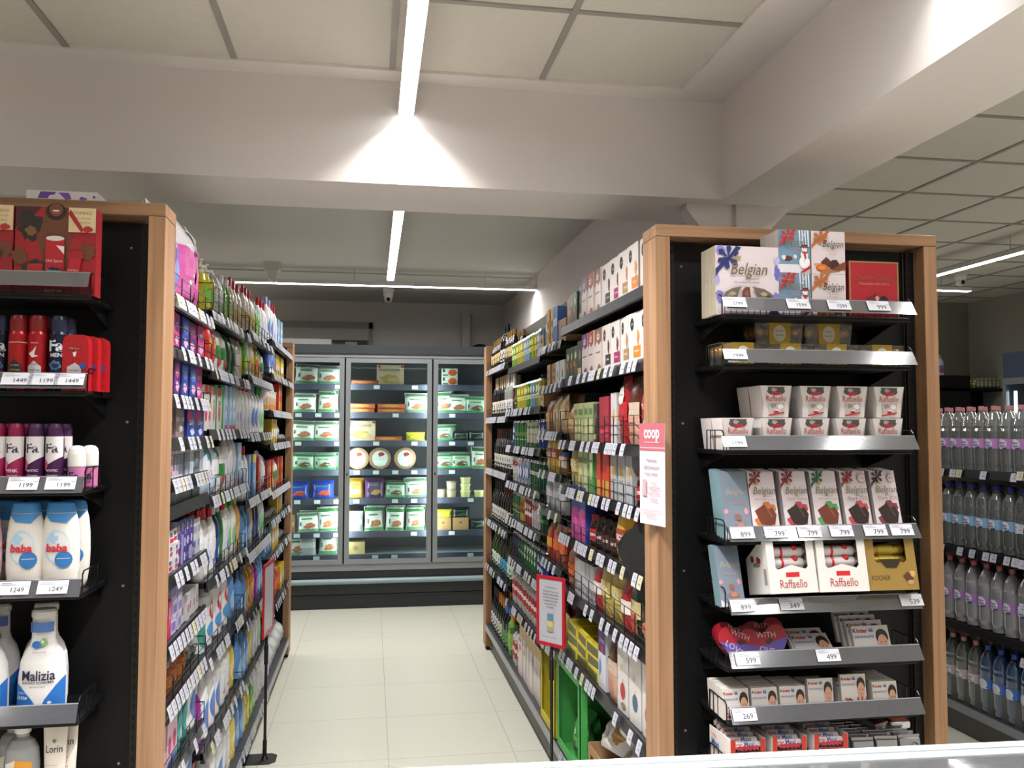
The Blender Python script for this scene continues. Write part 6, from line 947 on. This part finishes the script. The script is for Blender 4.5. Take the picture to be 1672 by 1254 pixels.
water('wt_green', '#a8bcb0', '#d08a8c', '#b8a4a8', '#3a6a5a', ('THEO', 'DORA'), 'greenish water bottle with pink cap'); water('wt_dblue', '#6a90c4', '#2a5ab8', '#3a6ab8', '#c8d8e8', ('KRI', 'STALY'), 'blue tinted water bottle with blue cap', .1)
bx('juice_orange', 'juice_carton', .09, .07, .22, '#c87a3a', [('b', 0, .4, .4, .25, '#d8a04a', 3), ('r', -.5, .8, .5, 1, '#6a4a9a')], 'orange juice carton', 'carton'); bx('juice_green', 'juice_tray', .16, .12, .16, '#5ab02a', [('r', -.5, .4, .5, 1, '#a8a87a'), ('b', .2, .7, .2, .15, '#c8b03a', 3)], 'bright green snack tray', 'carton')
ZW = lambda px, py, x=3.31: at(px, py, x=x).z
bay('W', 0, 3.97, 5.3, [(ZW(1570, 778), 'wt_pink:9:2 wt_mag:4:2', 1, 0), (ZW(1570, 905), 'wt_blue:8:2 wt_dora:5:2', 1, 0), (ZW(1570, 1030), 'wt_cloud:13:2', 0, 0), (ZW(1570, 1160), 'wt_dblue:4:2 wt_green:9:2', 0, 0)], .35)
bay('V', 0, 3.0, 3.96, [(ZW(1660, 782, 3.27), 'wt_pink:8', 1, 0), (ZW(1660, 868, 3.27), 'juice_orange:8', 1, 0), (ZW(1660, 925, 3.27), 'juice_green:5', 1, 0), (ZW(1660, 995, 3.27), 'juice_green:5', 1, 0), (ZW(1664, 1085, 3.27), 'wt_dblue:8', 1, 0), (ZW(1664, 1210, 3.27), 'wt_dblue:8', 0, 0)], .3)
# far end of the side room: dark shelf with small cans, upright cooler
sx = lambda px, y: at(px, 650, y=y).x
r = empty('wall_shelving', (sx(1585, 8.1), 8.1, 0)); tag(r, 'dark shelving against the far wall of the side room', 'shelving'); W2 = (sx(1660, 8.1)-sx(1520, 8.1))/2; zs = at(1600, 634, y=8.1).z
MB().box(-W2, W2, .3, .34, 0, at(1560, 613, y=8.1).z, BLK).obj('back_panel', r); MB().box(-W2, -W2+.5, 0, .3, 0, at(1560, 613, y=8.1).z, BLK2).obj('side_cabinet', r)
for dz in (0, -.45, -.9, -1.3): MB().box(-W2, W2, 0, .3, zs-.03+dz, zs+dz, BLK).obj('shelf', r)
for k in range(9):
    key = 'c_lime' if k < 2 else 'c_cream'; px = 1584+6.6*k; put('sc%d' % (k < 2) if False else key, (sx(px, 8.16), 8.16, zs+.002), 0, 'small %s can in the row on the far side shelf, %s' % ('lime' if k < 2 else 'cream and brown', ORD[k]), 'small cans on the far shelf', sc=.66)
put('whiteblue', (sx(1536, 8.2), 8.2, at(1560, 613, y=8.1).z), 0, 'white bottle with blue label standing beside the far dark cabinet', None, sc=.8)
pc = at(1637, 577, z=2.45); r = empty('upright_cooler', (pc.x, pc.y-.45, 0), -PI/2); tag(r, 'grey-blue upright cooler with glass door at the far side wall', 'cooler'); zz = 2.45; CB2 = M('#3a4354', .4)
MB().box(-.45, .45, .02, .7, 0, zz, CB2).obj('body', r) if False else None
mb = MB(); mb.box(-.45, -.41, .0, .7, 0, zz, CB2); mb.box(.41, .45, 0, .7, 0, zz, CB2); mb.box(-.41, .41, 0, .7, zz-.28, zz, CB2); mb.box(-.41, .41, 0, .7, 0, .25, CB2); mb.box(-.41, .41, .66, .7, .25, zz-.28, M('#6a7480', .5)); mb.obj('cabinet', r)
d_ = MB(); A1 = M('#8d9094', .3, .6)
for q in ((-.42, -.38, .25, zz-.24), (.38, .42, .25, zz-.24), (-.38, .38, .25, .3), (-.38, .38, zz-.3, zz-.24)): d_.box(q[0], q[1], -.035, 0, q[2], q[3], A1)
d_ = d_.obj('door', r); MB().box(-.38, .38, -.02, -.016, .3, zz-.3, GL).obj('glass_pane', d_); MB().box(-.345, -.325, .02, .04, .4, zz-.36, emat('cooler_tube', '#eef6ff', 5)).obj('lamp_tube', r)
for z in (.7, 1.1, 1.5): MB().box(-.4, .4, .1, .6, z, z+.012, M('#9a9ea4', .4)).obj('shelf', r)
# ================================================================ chest freezer in the foreground
CZ0 = 1.05; a = at(700, 1251, z=CZ0); b_ = at(1672, 1208, z=CZ0); yb = (a.y+b_.y)/2+.003; ang = math.atan2(b_.y-a.y, b_.x-a.x)
r = empty('chest_freezer', (a.x, a.y, 0), ang); tag(r, 'white-rimmed glass-topped chest freezer in the foreground', 'freezer'); X0, X1 = -.35, 1.35
RIM = M('#b9bfc2', .3); MB().box(X0, X1, -.75, -.012, .05, CZ0-.09, M('#c4c6c8', .4)).obj('cabinet', r)
mb = MB(); mb.box(X0-.01, X1, -.022, 0, CZ0-.09, CZ0, RIM, .004); mb.box(X0-.01, X1, -.032, -.022, CZ0-.09, CZ0-.008, M('#8fa0a8', .35)); mb.box(X0-.01, X1, -.062, -.032, CZ0-.09, CZ0-.003, M('#c4d0d4', .3)); mb.obj('rim', r)
mb = MB(); mb.box(X0, X1, -.75, -.062, CZ0-.012, CZ0-.006, M('#55575a', .04, 0, .8)); mb.obj('glass_lid', r)
